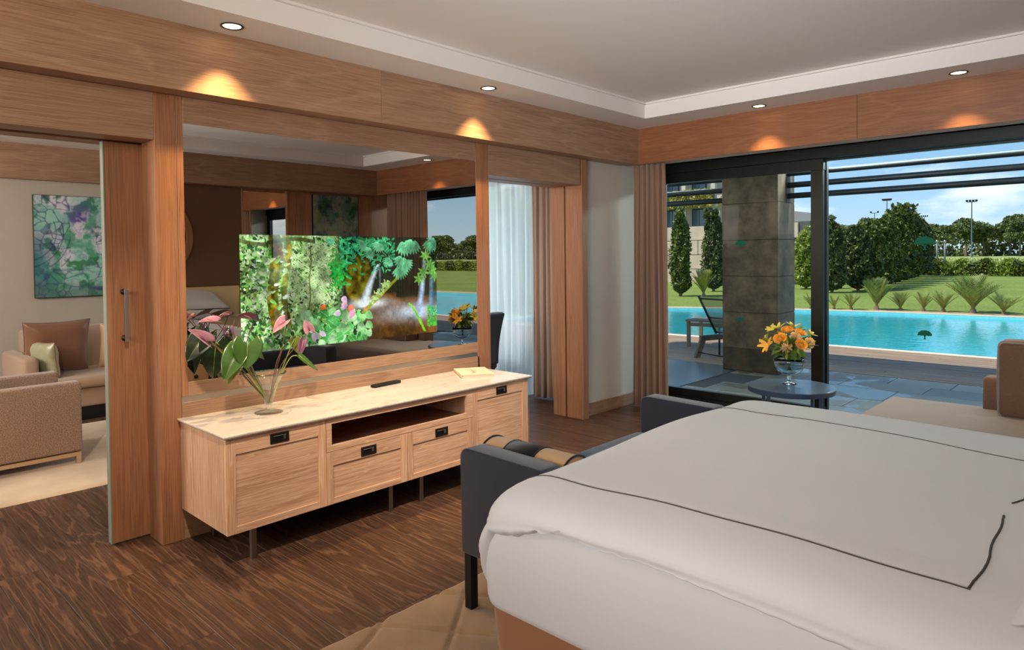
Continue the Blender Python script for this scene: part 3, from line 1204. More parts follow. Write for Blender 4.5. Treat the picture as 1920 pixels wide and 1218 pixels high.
# round mirror with oak frame
t = thing('round_mirror', (4.13, -2.96, 1.28), 'round mirror with layered oak frame above the headboard', 'mirror')
for nm, r0, r1, x0, m in (('frame_ring', .41, .48, .045, oak_z), ('inner_ring', .36, .41, .03, bronze_m)):
    mb = MB()
    K = 64
    for k in range(K):
        a0, a1 = 2 * PI * k / K, 2 * PI * (k + 1) / K
        q = []
        for a in (a0, a1):
            for r in (r0, r1):
                q += [(4.134 - x0, -2.96 + r * math.cos(a), 1.76 + r * math.sin(a)), (4.134, -2.96 + r * math.cos(a), 1.76 + r * math.sin(a))]
        mb.add(q, [(0, 2, 6, 4), (2, 3, 7, 6), (0, 4, 5, 1)])
    mb.build(nm, m, t, False, weld=True)
mb = MB()
mb.add([(4.125, -2.96, 1.76)] + [(4.125, -2.96 + .36 * math.cos(2 * PI * k / 64), 1.76 + .36 * math.sin(2 * PI * k / 64)) for k in range(64)], [(0, 1 + (k + 1) % 64, 1 + k) for k in range(64)])
mb.build('mirror_glass', pm, t)
# dark painting beside the curtain on that wall
prt, n, b = newmat('printed_canvas')
ca = n.nodes.new('ShaderNodeVertexColor')
ca.layer_name = 'print'
n.links.new(ca.outputs[0], b.inputs['Base Color'])
b.inputs['Roughness'].default_value = .45
t = thing('painting', (4.12, -.585, 1.25), 'dark abstract painting of blue and green washes beside the curtain, seen in the mirror', 'painting')
bx(4.118, 4.149, -.929, -.238, 1.25, 2.34).build('stretcher', bronze_m, t)
printed('canvas', paint_reef(150, 100, 9, True), lambda u, v: (4.1165, -.929 + .691 * u, 2.34 - 1.09 * v), prt, t)

# south wall far behind the camera and the living-room walls
struct(bx(-5.2, 4.4, -8.9, -8.7, 0, 2.95).build('wall_front', wall_m))
struct(bx(-5.2, -4.90, -8.7, .3, 0, 2.95).build('wall_living', wall_m))
lf = struct(bx(-4.90, -4.80, -8.7, .0, 2.35, 2.71).build('trim_11', oak_y))
struct(bx(-4.90, -4.885, -8.7, .0, 0, .12).build('baseboard_living', oak_y))
# living-room window wall: pier, head, then glazing
lw = MB()
lw.box(-5.2, -3.9, .05, .30, 0, 2.75)
lw.box(-1.02, -.50, .05, .30, 0, 2.75)
lw.box(-3.9, -1.02, .05, .30, 2.42, 2.75)
struct(lw.build('wall_living_window', wall_m))
w2 = MB()
for x in (-3.88, -2.46, -1.06):
    w2.box(x - .03, x + .03, .14, .20, 0, 2.42)
w2.box(-3.9, -1.03, .14, .20, 0, .07)
w2.box(-3.9, -1.03, .14, .20, 2.35, 2.42)
win2 = struct(w2.build('window_2', frame_m))
glass_m = paneglass('window_glass', k=.05)
bx(-3.88, -1.04, .167, .173, .07, 2.35).build('pane', glass_m, win2)

# ---- bedroom window: sliding leaf on the left, fixed lights to the right
win = struct(bx(-.2, 4.15, .62, .76, 2.335, 2.43).build('window_1', frame_m, bevel=.003, seg=1))
part((-.2, 4.15, .60, .78, -.02, .045), 'threshold', frame_m, win)
# sliding leaf x -.2..1.50
for b_, nm in (((-.2, 1.50, .64, .70, 2.235, 2.334), 'leaf_top_rail'), ((-.2, 1.50, .64, .70, .046, .12), 'leaf_bottom_rail'),
               ((-.2, -.10, .64, .70, .12, 2.235), 'leaf_stile'), ((1.391, 1.495, .64, .70, .12, 2.235), 'leaf_stile')):
    part(b_, nm, frame_m, win)
for b_, nm in (((1.475, 1.507, .705, .755, .046, 2.334), 'fixed_stile'), ((1.507, 4.15, .705, .755, 2.318, 2.334), 'fixed_top_rail'),
               ((1.507, 4.15, .705, .755, .046, .075), 'fixed_bottom_rail')):
    part(b_, nm, frame_m, win, .001)
pa = bx(-.10, 1.391, .667, .673, .12, 2.235).build('pane', glass_m, win)
pb = bx(1.507, 4.15, .727, .733, .075, 2.318).build('pane', glass_m, win)


def decal(cx, cz, y, s, par):
    mb = MB()
    pts = []
    for k in range(25):            # scalloped flat-bottomed crown
        a = PI * k / 24
        r = 1 + .07 * abs(math.sin(a * 5.5))
        pts.append((cx + s * r * math.cos(a), y, cz + s * .78 * r * math.sin(a)))
    for k in range(9):
        x = -1 + 2 * k / 8
        pts.append((cx + s * x, y, cz - s * .08 * (1 - abs(math.sin(k * PI / 2 * 1.0))) - .002))
    c = len(pts)
    mb.add([(cx, y, cz + .005)] + pts, [(0, 1 + i, 1 + (i + 1) % c) for i in range(c)])
    mb.add([(cx - s * .16, y, cz), (cx + s * .18, y, cz), (cx + s * .09, y, cz - s * .5), (cx + s * .24, y, cz - s * .68), (cx - s * .22, y, cz - s * .68), (cx - s * .07, y, cz - s * .5)],
           [(0, 1, 2, 5), (5, 2, 3, 4)])
    o = mb.build('tree_decal', teal_m, par)
    o['label'] = 'flat green tree emblem stuck on the glass'


decal(.722, 1.585, .664, .054, pa)
decal(.713, .852, .664, .038, pa)
decal(2.268, 1.563, .724, .074, pb)
decal(2.269, .815, .724, .050, pb)

# ---- ceiling downlights


def downlight(x, y, label, power=30, grp=None):
    t = thing('ceiling_downlight', (x, y, 2.71), label, 'ceiling light', grp)
    power *= 2.9
    mb = MB()
    mb.lathe([(.046, -.001), (.056, -.002), (.058, -.006), (.054, -.0075), (.047, -.006), (.044, .012)], (x, y, 2.71), 40)
    mb.build('trim_ring', bronze_m, t, True)
    mb = MB()
    mb.add([(x, y, 2.7075)] + [(x + .045 * math.cos(2 * PI * k / 32), y + .045 * math.sin(2 * PI * k / 32), 2.7065) for k in range(32)], [(0, 1 + (k + 1) % 32, 1 + k) for k in range(32)])
    mb.build('lamp_face', lamp_on, t)
    l = bpy.data.lights.new('downlight_beam', 'SPOT')
    l.energy = power
    l.color = (1, .66, .30)
    l.spot_size = math.radians(82)
    l.spot_blend = .95
    l.shadow_soft_size = .022
    o = bpy.data.objects.new('downlight_beam', l)
    COL.objects.link(o)
    o.location = (x, y, 2.700)
    return t


downlight(.155, -4.046, 'round recessed downlight above the sideboard, nearest the left doorway', 46)
downlight(.150, -2.177, 'round recessed downlight above the right end of the sideboard', 46)
downlight(1.271, -.170, 'round recessed downlight over the window, left of the two there', 34)
downlight(2.665, -.190, 'round recessed downlight over the window, right of the two there', 34)

# ---- drapes
o = drape('window_drape', (-.085, .045), (.225, .115), .012, 2.40, 6, .055, drape_m, seed=3, flare=1.14, top=.45)
tag(o, 'taupe pleated drape hanging at the left end of the bedroom window', 'curtain')
o = drape('window_drape', (3.12, .17), (3.98, .17), .012, 2.40, 14, .045, drape_m, seed=5, flare=1.0, top=.6)
tag(o, 'taupe pleated drape at the far right end of the bedroom window', 'curtain')
sh, n, b = newmat('sheer_voile')
n.nodes.remove(b)
a_ = n.nodes.new('ShaderNodeBsdfTransparent')
b_ = n.nodes.new('ShaderNodeBsdfTranslucent')
b_.inputs[0].default_value = (.93, .96, .98, 1)
c_ = n.nodes.new('ShaderNodeBsdfDiffuse')
c_.inputs[0].default_value = (.82, .88, .92, 1)
m1 = n.nodes.new('ShaderNodeMixShader')
m1.inputs[0].default_value = .35
n.links.new(b_.outputs[0], m1.inputs[1])
n.links.new(c_.outputs[0], m1.inputs[2])
m2 = n.nodes.new('ShaderNodeMixShader')
m2.inputs[0].default_value = .68
n.links.new(a_.outputs[0], m2.inputs[1])
n.links.new(m1.outputs[0], m2.inputs[2])
n.links.new(m2.outputs[0], n.nodes['Material Output'].inputs[0])
o = drape('sheer_curtain', (-3.9, -.22), (-1.14, -.22), .012, 2.60, 26, .035, sh, seed=8, thick=False, top=.8)
tag(o, 'white sheer curtain glowing across the living room window', 'curtain')
o = drape('side_drape', (-1.15, -.27), (-.80, -.20), .012, 2.60, 5, .035, drape_m, seed=9, top=.8)
tag(o, 'narrow grey-brown drape gathered at the right end of the sheer curtain', 'curtain')

# ================================================================== SIDEBOARD
sb = thing('sideboard', (.14, -3.155, 0), 'long limed oak sideboard with white marble top standing on thin steel legs', 'sideboard')
FX = .415      # front plane of doors
mbl, n, b = newmat('white_marble')
t = n.nodes.new('ShaderNodeTexCoord')
mpn = n.nodes.new('ShaderNodeMapping')
mpn.inputs['Scale'].default_value = (7, 1.4, 7)
mpn.inputs['Rotation'].default_value = (0, 0, .35)
n.links.new(t.outputs['Object'], mpn.inputs[0])
w1 = n.nodes.new('ShaderNodeTexNoise')
w1.inputs['Scale'].default_value = 1.6
w1.inputs['Detail'].default_value = 7
w1.inputs['Distortion'].default_value = .8
n.links.new(mpn.outputs[0], w1.inputs['Vector'])
r1 = n.nodes.new('ShaderNodeValToRGB')
ee = r1.color_ramp.elements
ee[0].position = .36
ee[0].color = c4(lin((206, 196, 186)))
ee[1].position = .62
ee[1].color = c4(lin((210, 202, 192)))
q = ee.new(.49)
q.color = c4(lin((186, 172, 158)))
q = ee.new(.47)
q.color = c4(lin((208, 199, 189)))
q = ee.new(.51)
q.color = c4(lin((208, 199, 189)))
n.links.new(w1.outputs[0], r1.inputs[0])
n.links.new(r1.outputs[0], b.inputs['Base Color'])
b.inputs['Roughness'].default_value = .16
mt_ = MB()
# slab with a bevelled underside edge
x0, x1, y0, y1 = -.139, .435, -4.250, -2.055
mt_.add([(x0, y0 + .012, .634), (x1 - .012, y0 + .012, .634), (x1 - .012, y1 - .012, .634), (x0, y1 - .012, .634),
         (x0, y0, .646), (x1, y0, .646), (x1, y1, .646), (x0, y1, .646), (x0, y0, .655), (x1, y0, .655), (x1, y1, .655), (x0, y1, .655)],
        [(3, 2, 1, 0), (0, 1, 5, 4), (1, 2, 6, 5), (2, 3, 7, 6), (3, 0, 4, 7), (4, 5, 9, 8), (5, 6, 10, 9), (6, 7, 11, 10), (7, 4, 8, 11), (8, 9, 10, 11)])
mt_.build('marble_top', mbl, sb, bevel=.0015, seg=1)
c = MB()
c.box(-.135, .395, -4.236, -4.216, .170, .633)
c.box(-.135, .395, -2.100, -2.080, .170, .633)
c.box(-.135, .395, -3.700, -3.684, .170, .633)
c.box(-.135, .395, -2.622, -2.606, .170, .633)
c.box(-.135, .395, -4.216, -2.100, .170, .186)
c.box(-.135, -.12, -4.216, -2.100, .186, .633)
c.box(-.12, .395, -3.684, -2.622, .616, .633)
c.build('carcass', cab_z, sb, bevel=.001, seg=1)
c = MB()
c.box(-.12, .395, -3.684, -2.622, .448, .462)
sf = c.build('shelf', shelf_y, sb)
# niche surround
sr = MB()
sr.box(.392, FX, -3.692, -3.660, .457, .632)
sr.box(.392, FX, -2.667, -2.617, .457, .632)
sr.box(.392, FX, -3.660, -2.667, .457, .488)
sr.box(.392, FX, -3.660, -2.667, .606, .632)
sr.build('niche_frame', cab_y, sb, bevel=.0008, seg=1)


def pull(y, z, par):
    m = MB()
    x = FX
    m.box(x, x + .003, y - .051, y + .051, z + .015, z + .026)
    m.box(x, x + .003, y - .051, y + .051, z - .026, z - .015)
    m.box(x, x + .003, y - .051, y - .037, z - .015, z + .015)
    m.box(x, x + .003, y + .037, y + .051, z - .015, z + .015)
    h = m.build('handle', bronze_m, par, bevel=.0006, seg=1)
    bx(x - .002, x + .0006, y - .037, y + .037, z - .015, z + .015).build('recess', black_m, par)
    m = MB()
    m.box(x, x + .005, y + .020, y + .033, z - .012, z + .012)
    m.box(x, x + .006, y - .034, y + .018, z + .009, z + .0125)
    m.build('latch', steel_m, par, bevel=.001, seg=1)


def front(name, y0, y1, z0, z1, iy0, iy1, iz0, iz1, hy, hz, rail=None):
    """framed front: two stiles, two rails, recessed panel and a flush pull"""
    X0 = .397
    fr = bx(X0, FX - .007, iy0 - .002, iy1 + .002, iz0 - .002, iz1 + .002).build(name, cab_y, sb)
    bx(X0, FX, y0, iy0, z0, z1).build('stile', cab_z, fr, bevel=.0008, seg=1)
    bx(X0, FX, iy1, y1, z0, z1).build('stile', cab_z, fr, bevel=.0008, seg=1)
    bx(X0, FX - .0003, iy0, iy1, z0, iz0).build('rail', cab_y, fr, bevel=.0008, seg=1)
    bx(X0, FX - .0003, iy0, iy1, iz1, z1).build('rail', cab_y, fr, bevel=.0008, seg=1)
    pull(hy, hz, fr)


front('door', -4.236, -3.6955, .170, .632, -4.188, -3.741, .205, .556, -3.960, .594)
front('drawer', -3.6935, -3.1525, .170, .454, -3.652, -3.200, .202, .379, -3.425, .413)
front('drawer', -3.1505, -2.6175, .170, .454, -3.109, -2.664, .202, .379, -2.885, .412)
front('door', -2.6155, -2.080, .170, .632, -2.573, -2.140, .205, .558, -2.349, .593)
for x, y in ((.355, -4.08), (.355, -3.24), (.355, -3.01), (.355, -2.20), (-.08, -4.09), (-.08, -3.24), (-.08, -3.01), (-.08, -2.20)):
    bx(x - .012, x + .012, y - .014, y + .014, 0, .160).build('leg', leg_m, sb, bevel=.0015, seg=1)
fr = MB()
for a, b_ in ((-4.10, -3.22), (-3.03, -2.18)):
    fr.box(.335, .360, a, b_, .158, .169)
    fr.box(-.092, -.068, a, b_, .158, .169)
fr.build('leg_frame', black_m, sb)

# remote control
t = thing('remote_control', (-.062, -2.96, .655), 'black television remote control lying on the marble top', 'remote control')
R = Matrix.Rotation(.06, 4, 'Z')


def rot_build(mb, name, m, par, c, ang, **kw):
    Rm = Matrix.Rotation(ang, 3, 'Z')
    mb.v = [tuple(Rm @ Vector((p[0], p[1], 0)) + Vector((c[0], c[1], p[2]))) for p in mb.v]
    return mb.build(name, m, par, **kw)


rot_build(MB().box(-.024, .024, -.115, .115, .656, .674), 'body', black_m, t, (-.060, -2.955), .10, bevel=.006, smooth=True, seg=3)
bt = MB()
for i in range(3):
    for k in range(9):
        bt.box(-.016 + i * .013, -.009 + i * .013, -.100 + k * .020, -.090 + k * .020, .6735, .6755)
rot_build(bt, 'buttons', bronze_m, t, (-.060, -2.955), .10)

# card folder / guide book
t = thing('guide_book', (.06, -2.29, .655), 'cream softcover guide booklet with dark lettering lying on the marble top', 'book')
bc, ba = (.075, -2.285), 1.03
cover = plain('cream_cover', (226, 208, 184), .55, bump=.05)
rot_build(MB().box(-.115, .115, -.150, .150, .6555, .660), 'back_cover', cover, t, bc, ba)
rot_build(MB().box(-.111, .113, -.146, .146, .660, .674), 'page_block', plain('paper', (206, 190, 168), .8), t, bc, ba)
rot_build(MB().box(-.117, .115, -.150, .150, .674, .678).box(-.119, -.115, -.150, .150, .656, .678), 'front_cover', cover, t, bc, ba, bevel=.001, seg=1)
lt = MB()
for i, (w_, h_) in enumerate(((.020, .034), (.014, .020), (.020, .026), (.018, .036), (.020, .030), (.016, .022), (.022, .030))):
    u0 = -.095 + i * .0275
    yo = .020 * math.sin(PI * i / 6)
    for k in range(7):
        a0 = -2.3 + k * .62
        lt.box(-.02 + yo + .5 * h_ * math.sin(a0) * .8 - .0022, -.02 + yo + .5 * h_ * math.sin(a0) * .8 + .0022, u0 + w_ / 2 * math.cos(a0) - .003, u0 + w_ / 2 * math.cos(a0) + .003, .6782, .6786)
rot_build(lt, 'lettering', thread_m, t, bc, ba)

# ================================================================== ANTHURIUMS IN A GLASS VASE
vg, n, b = newmat('clear_glass')
b.inputs['Base Color'].default_value = (.97, .985, .98, 1)
b.inputs['Roughness'].default_value = 0
b.inputs['Transmission Weight'].default_value = 1
b.inputs['IOR'].default_value = 1.45
vg2 = paneglass('thin_glass', (.95, .97, .96), 1.5, 1.6)
VX, VY = .098, -3.855
vt = thing('flower_vase', (VX, VY, .655), 'flared clear glass vase holding anthuriums on the marble top', 'vase')
pr = [(.0, .001), (.074, .001), (.076, .004), (.060, .007), (.030, .013), (.016, .020), (.014, .030), (.018, .040), (.024, .060), (.030, .085), (.040, .120), (.056, .160), (.078, .200), (.096, .222),
      (.093, .223), (.074, .200), (.052, .160), (.036, .120), (.027, .085), (.020, .060), (.012, .046), (.0, .044)]
MB().lathe(pr, (VX, VY, .655), 48).build('bowl', vg2, vt, True)

stem_m = plain('plum_stem', (92, 60, 48), .45)
gstem_m = plain('green_stem', (120, 128, 60), .45)
spath_p = plain('pink_spathe', (190, 138, 158), .32, spec=.6, coat=.3, var=.25, vscale=25, stretch=(1, 1, 1))
spath_d = plain('maroon_spathe', (64, 26, 38), .3, spec=.6, coat=.3, var=.2, vscale=20)
spath_v = plain('violet_spathe', (120, 74, 108), .3, spec=.6, coat=.3, var=.2, vscale=20)
spadix_m = plain('spadix', (150, 96, 110), .6, bump=.3, bscale=800)
agreen = plain('anthurium_leaf_green', (58, 92, 34), .22, spec=.7, coat=.5, var=.25, vscale=14)
adark = plain('anthurium_leaf_dark', (26, 44, 20), .25, spec=.6, coat=.4, var=.25, vscale=14)
apale = plain('anthurium_leaf_pale', (118, 130, 56), .3, spec=.5, coat=.3, var=.2, vscale=14)


def bez(pts, n=24):
    """smooth curve through points (Catmull-Rom)"""
    P = [Vector(p) for p in pts]
    P = [P[0] * 2 - P[1]] + P + [P[-1] * 2 - P[-2]]
    out = []
    seg = len(P) - 3
    for s in range(seg):
        for k in range(n // seg + 1):
            t = k / (n // seg + 1)
            a, b_, c_, d = P[s:s + 4]
            out.append(.5 * ((2 * b_) + (-a + c_) * t + (2 * a - 5 * b_ + 4 * c_ - d) * t * t + (-a + 3 * b_ - 3 * c_ + d) * t ** 3))
    out.append(P[-2])
    return out


def blade(base, tip, width, nrm, fold=.25, curl=.15, heart=.25, n=14, w=10, roll=0):
    """heart-shaped blade from its notch at base to its tip"""
    B, T_ = Vector(base), Vector(tip)
    ax = (T_ - B)
    Ln = ax.length
    ax.normalize()
    nv = Vector(nrm)
    nv = (nv - ax * nv.dot(ax)).normalized()
    sd_ = ax.cross(nv)
    mb = MB()

    def fn(u, v):
        s = u * 2 - 1                       # across
        # half width along length
        hw = (math.sin(PI * min(1, v * .92 + .08) ** .62) ** .85) * width / 2
        if v > .999:
            hw = 0
        back = -heart * Ln * (abs(s) ** 1.3) * (1 - v) ** 2 * (1.6 if abs(s) < .95 else 1.45)
        lobes = 1.0 if v > .1 else 1.0
        p = B + ax * (v * Ln + back) + sd_ * (s * hw * lobes)
        p += nv * (fold * abs(s) * hw - curl * Ln * v * v + roll * s * s * s * hw)
        return tuple(p)
    mb.grid(fn, w, n)
    return mb


def flower(k, pts, m, width, nrm, label, fold=.8):
    """pts: spathe tip, spathe base, then stem down into the vase"""
    P = [Vector(p) for p in pts]
    t = thing('anthurium_flower', (VX, VY, .70), label, 'flower', 'anthurium flowers in the glass vase')
    o = blade(P[1], P[0], width * .85, nrm, fold=fold, curl=.05, heart=.18).build('spathe', m, t, True)
    s = o.modifiers.new('thickness', 'SOLIDIFY')
    s.thickness = .0012
    MB().tube(bez([P[1]] + P[2:], 30), .0024, 8).build('stem', stem_m if k < 6 else stem_m, t, True)
    a = P[1]
    b_ = P[1] + (P[0] - P[1]) * .55 + Vector(nrm).normalized() * .018
    MB().tube([a, a.lerp(b_, .5) + Vector(nrm).normalized() * .004, b_], [.004, .0035, .002], 8).build('spadix', spadix_m, t, True)


BT = (VX, VY, .705)
flower(0, [(.12, -4.281, 1.151), (.10, -4.189, 1.077), (.10, -4.084, 1.012), (.10, -4.012, .964), (.10, -3.932, .875), BT], spath_p, .075, (.8, -.3, .6), 'pink anthurium flower hanging lowest at the left of the vase', 1.2)
flower(1, [(.05, -4.206, 1.181), (.05, -4.112, 1.167), (.06, -4.026, 1.064), (.08, -3.979, .970), (.09, -3.916, .860), BT], spath_p, .055, (.6, 0, .9), 'slim pink anthurium flower pointing left in front of the reflected pillow', 1.2)
flower(2, [(.0, -4.093, 1.184), (.0, -4.013, 1.195), (0, -3.994, 1.176), (.02, -4.010, 1.106), (.06, -3.985, .992), BT], spath_d, .06, (.3, 0, 1), 'dark maroon anthurium flower with a bent neck, left of the tallest one')
flower(3, [(.02, -3.996, 1.192), (.02, -3.894, 1.160), (.03, -3.925, 1.088), (.06, -3.962, 1.001), (.08, -3.922, .871), BT], spath_d, .085, (.5, 0, 1), 'largest dark maroon anthurium flower at the top of the bunch')
flower(4, [(-.03, -4.233, 1.187), (-.03, -4.190, 1.199), (-.03, -4.201, 1.176), (0, -4.134, 1.081), (.04, -4.047, .974), BT], spath_d, .045, (.3, 0, 1), 'small dark anthurium flower farthest left')
flower(5, [(.02, -4.042, 1.040), (.02, -4.038, 1.125), (.02, -4.018, 1.135), (.04, -4.000, 1.037), (.07, -3.963, .944), BT], spath_v, .06, (1, -.3, 0), 'violet anthurium flower hanging behind the leaves', .5)
flower(6, [(.08, -3.814, 1.090), (.08, -3.738, 1.148), (.08, -3.732, 1.125), (.09, -3.770, .995), (.10, -3.812, .905), BT], spath_p, .075, (.7, -.6, .6), 'pink anthurium flower standing upright right of the vase')
flower(7, [(.10, -3.632, 1.150), (.10, -3.600, 1.085), (.10, -3.640, 1.05), (.10, -3.707, .985), (.10, -3.785, .895), BT], spath_p, .07, (1, -.5, 0), 'pale pink anthurium flower farthest right')
flower(8, [(.13, -3.689, .938), (.12, -3.653, 1.035), (.11, -3.690, 1.066), (.10, -3.758, 1.012), (.10, -3.798, .915), BT], spath_v, .05, (1, -.3, .1), 'violet anthurium flower drooping on a curved stem at the right', .4)


def aleaf(notch, tip, width, nrm, m, stem, label, heart=.3, fold=.2, curl=.12, roll=0):
    t = thing('anthurium_leaf', (VX, VY, .70), label, 'leaf', 'anthurium leaves in the glass vase')
    o = blade(notch, tip, width, nrm, fold=fold, curl=curl, heart=heart, n=18, w=14, roll=roll).build('blade', m, t, True)
    s = o.modifiers.new('thickness', 'SOLIDIFY')
    s.thickness = .001
    MB().tube(bez([notch] + stem + [BT], 26), .0032, 8).build('stem', gstem_m, t, True)
    rb = MB()
    B, T_ = Vector(notch), Vector(tip)
    nv = Vector(nrm).normalized()
    rb.tube([B, B.lerp(T_, .33) + nv * .001 - nv * curl * (T_ - B).length * .1, B.lerp(T_, .66) - nv * curl * (T_ - B).length * .42, T_ - nv * curl * (T_ - B).length * .95], [.002, .0017, .0012, .0005], 6)
    rb.build('midrib', apale, o, True)


aleaf((.155, -3.996, 1.048), (.185, -4.016, .925), .155, (.85, -.30, .35), agreen, [(.12, -3.96, .93)], 'broad heart-shaped green leaf in front with a golden sheen', .26, .25, .10)
aleaf((.12, -4.037, 1.010), (.155, -4.125, .880), .125, (.8, -.35, .5), agreen, [(.11, -3.98, .93)], 'green heart-shaped leaf left of the broad front leaf', .24, .3, .1)
aleaf((.10, -4.020, .965), (.10, -4.078, .842), .055, (.9, -.3, .1), apale, [(.10, -3.97, .90)], 'pale narrow leaf hanging below the others', .1)
aleaf((.0, -4.096, 1.060), (.0, -4.116, .862), .165, (.9, -.3, .15), adark, [(.03, -4.02, .97)], 'very dark broad leaf hanging at the left', .30)
aleaf((-.04, -4.150, 1.085), (-.02, -4.240, .975), .13, (.85, -.3, .35), adark, [(.0, -4.05, .99)], 'dark leaf farthest left behind the drooping flower', .30)
aleaf((0, -4.131, 1.075), (0, -4.089, 1.128), .040, (.9, -.3, 0), adark, [(.03, -4.05, .97)], 'small dark leaf pointing up behind the left flowers', .1)
aleaf((.10, -3.693, 1.046), (.10, -3.672, .955), .060, (.8, -.5, .1), apale, [(.10, -3.73, .98)], 'narrow yellow-green leaf at the right', .12)
aleaf((.14, -3.690, .955), (.17, -3.600, .856), .045, (.7, 0, .7), agreen, [(.11, -3.74, .93)], 'curled green leaf hanging lowest at the right', .1, curl=-.1)

# ================================================================== ROUND TABLE + BOUQUET
TX, TY, TZ = 1.70, -.62, .526
tt = thing('side_table', (TX, TY, 0), 'round blue-grey lacquered side table by the window', 'table')
MB().lathe([(0, TZ - .042), (.285, TZ - .042), (.300, TZ - .038), (.303, TZ - .004), (.299, TZ), (0, TZ)], (TX, TY, 0), 64).build('tabletop', table_m, tt, False)
for k in range(4):
    a = PI / 4 + k * PI / 2 + .5
    x, y = TX + .245 * math.cos(a), TY + .245 * math.sin(a)
    bx(x - .011, x + .011, y - .011, y + .011, 0, TZ - .042).build('leg', table_m, tt, bevel=.002)
mb = MB()
mb.lathe([(.235, .10), (.255, .10), (.255, .118), (.235, .118)], (TX, TY, 0), 48, closed=True)
mb.build('lower_ring', table_m, tt)
BX, BY = 1.661, -.551
bv = thing('footed_bowl_vase', (BX, BY, TZ), 'footed clear glass bowl vase holding the yellow bouquet', 'vase')
bg_m = paneglass('bowl_glass', (.80, .90, .95), 1.5, 2.2)
MB().lathe([(0, .001), (.050, .001), (.052, .004), (.030, .009), (.012, .016), (.009, .030), (.013, .040), (.018, .052), (.010, .060), (.016, .068), (.055, .078), (.085, .098), (.103, .130), (.110, .165), (.110, .195),
            (.107, .195), (.107, .165), (.099, .131), (.081, .101), (.05, .082), (0, .074)], (BX, BY, TZ), 48).build('bowl', vg, bv, True)
wm = paneglass('vase_water', (.72, .86, .94), 1.33, 1)
MB().lathe([(0, .083), (.050, .0845), (.079, .103), (.096, .130), (0, .130)], (BX, BY, TZ), 40).build('water', wm, bv, True)

orange_m = plain('orange_petal', (246, 184, 60), .5, var=.12, vscale=40, sheen=.2)
peach_m = plain('peach_petal', (248, 212, 146), .5, var=.1, vscale=40, sheen=.2)
yellow_m = plain('yellow_green_petal', (206, 200, 70), .5, var=.15, vscale=30, sheen=.2)
bleaf_m = plain('bouquet_leaf_green', (88, 118, 48), .35, var=.3, vscale=20)


def petal(mb, c, d, up_, ln, wd, cup):
    d = d.normalized()
    s_ = d.cross(up_).normalized()
    u2 = s_.cross(d)

    def fn(u, v):
        a = u * 2 - 1
        w = wd / 2 * math.sin(PI * (.12 + .80 * v)) ** .6
        return tuple(c + d * (ln * v) + s_ * (a * w) + u2 * (cup * ln * (v * v) + .25 * a * a * w))
    mb.grid(fn, 4, 4)


def bloom(name, pos, r, m, kind, label):
    rg = random.Random(int(pos[0] * 1e4) % 9973)
    p = Vector(pos)
    ax = (p - Vector((BX, BY, TZ + .20))).normalized()
    ax = (ax + Vector((.15, -.35, .1))).normalized()
    t = thing(name, tuple(p), label, 'flower', 'blooms of the yellow bouquet')
    mb = MB()
    o1 = ax.orthogonal().normalized()
    o2 = ax.cross(o1)
    if kind == 'rose':
        for ring, (k, rad, tilt) in enumerate(((3, .25, .95), (5, .5, .75), (6, .8, .45), (7, 1.0, .1))):
            for i in range(k):
                a = 2 * PI * i / k + ring * .7 + rg.uniform(-.2, .2)
                rd = o1 * math.cos(a) + o2 * math.sin(a)
                c = p - ax * r * .55 + rd * r * .12 * (1 + ring)
                petal(mb, c, (ax * (tilt + .25) + rd * (1 - tilt * .8)), -rd if tilt > .3 else ax, r * (1.0 + .0 * ring), r * (.7 + .22 * ring), .30)
    elif kind == 'carnation':
        for i in range(60):
            v = Vector((rg.gauss(0, 1), rg.gauss(0, 1), rg.gauss(0, 1))).normalized()
            if v.dot(ax) < -.25:
                v = v - ax * 2 * v.dot(ax)
            petal(mb, p - ax * r * .3 + v * r * .35, v + ax * .3, v.cross(ax) + Vector((.01, 0, .01)), r * .62, r * .45, rg.uniform(-.3, .3))
    else:
        for i in range(6):
            a = 2 * PI * i / 6 + rg.random()
            rd = o1 * math.cos(a) + o2 * math.sin(a)
            petal(mb, p, ax * .75 + rd * .75, ax, r * 1.9, r * .7, -.25)
    mb.build('petals', m, t, True)
    MB().tube(bez([p - ax * r * .3, p.lerp(Vector((BX, BY, TZ + .20)), .5) - ax * .0, Vector((BX, BY, TZ + .19)) + (p - Vector((BX, BY, p.z))) * .22, Vector((BX, BY, TZ + .10)) - (p - Vector((BX, BY, p.z))) * .12], 12), .0022, 6).build('stem', bleaf_m, t, True)


# local frame: r = right seen from the bed, d = away
rv = Vector((.727, .687, 0))
dv = Vector((-.687, .727, 0))


def BQ(a, h, dep):
    return tuple(Vector((BX, BY, TZ + h)) + rv * a + dv * dep)


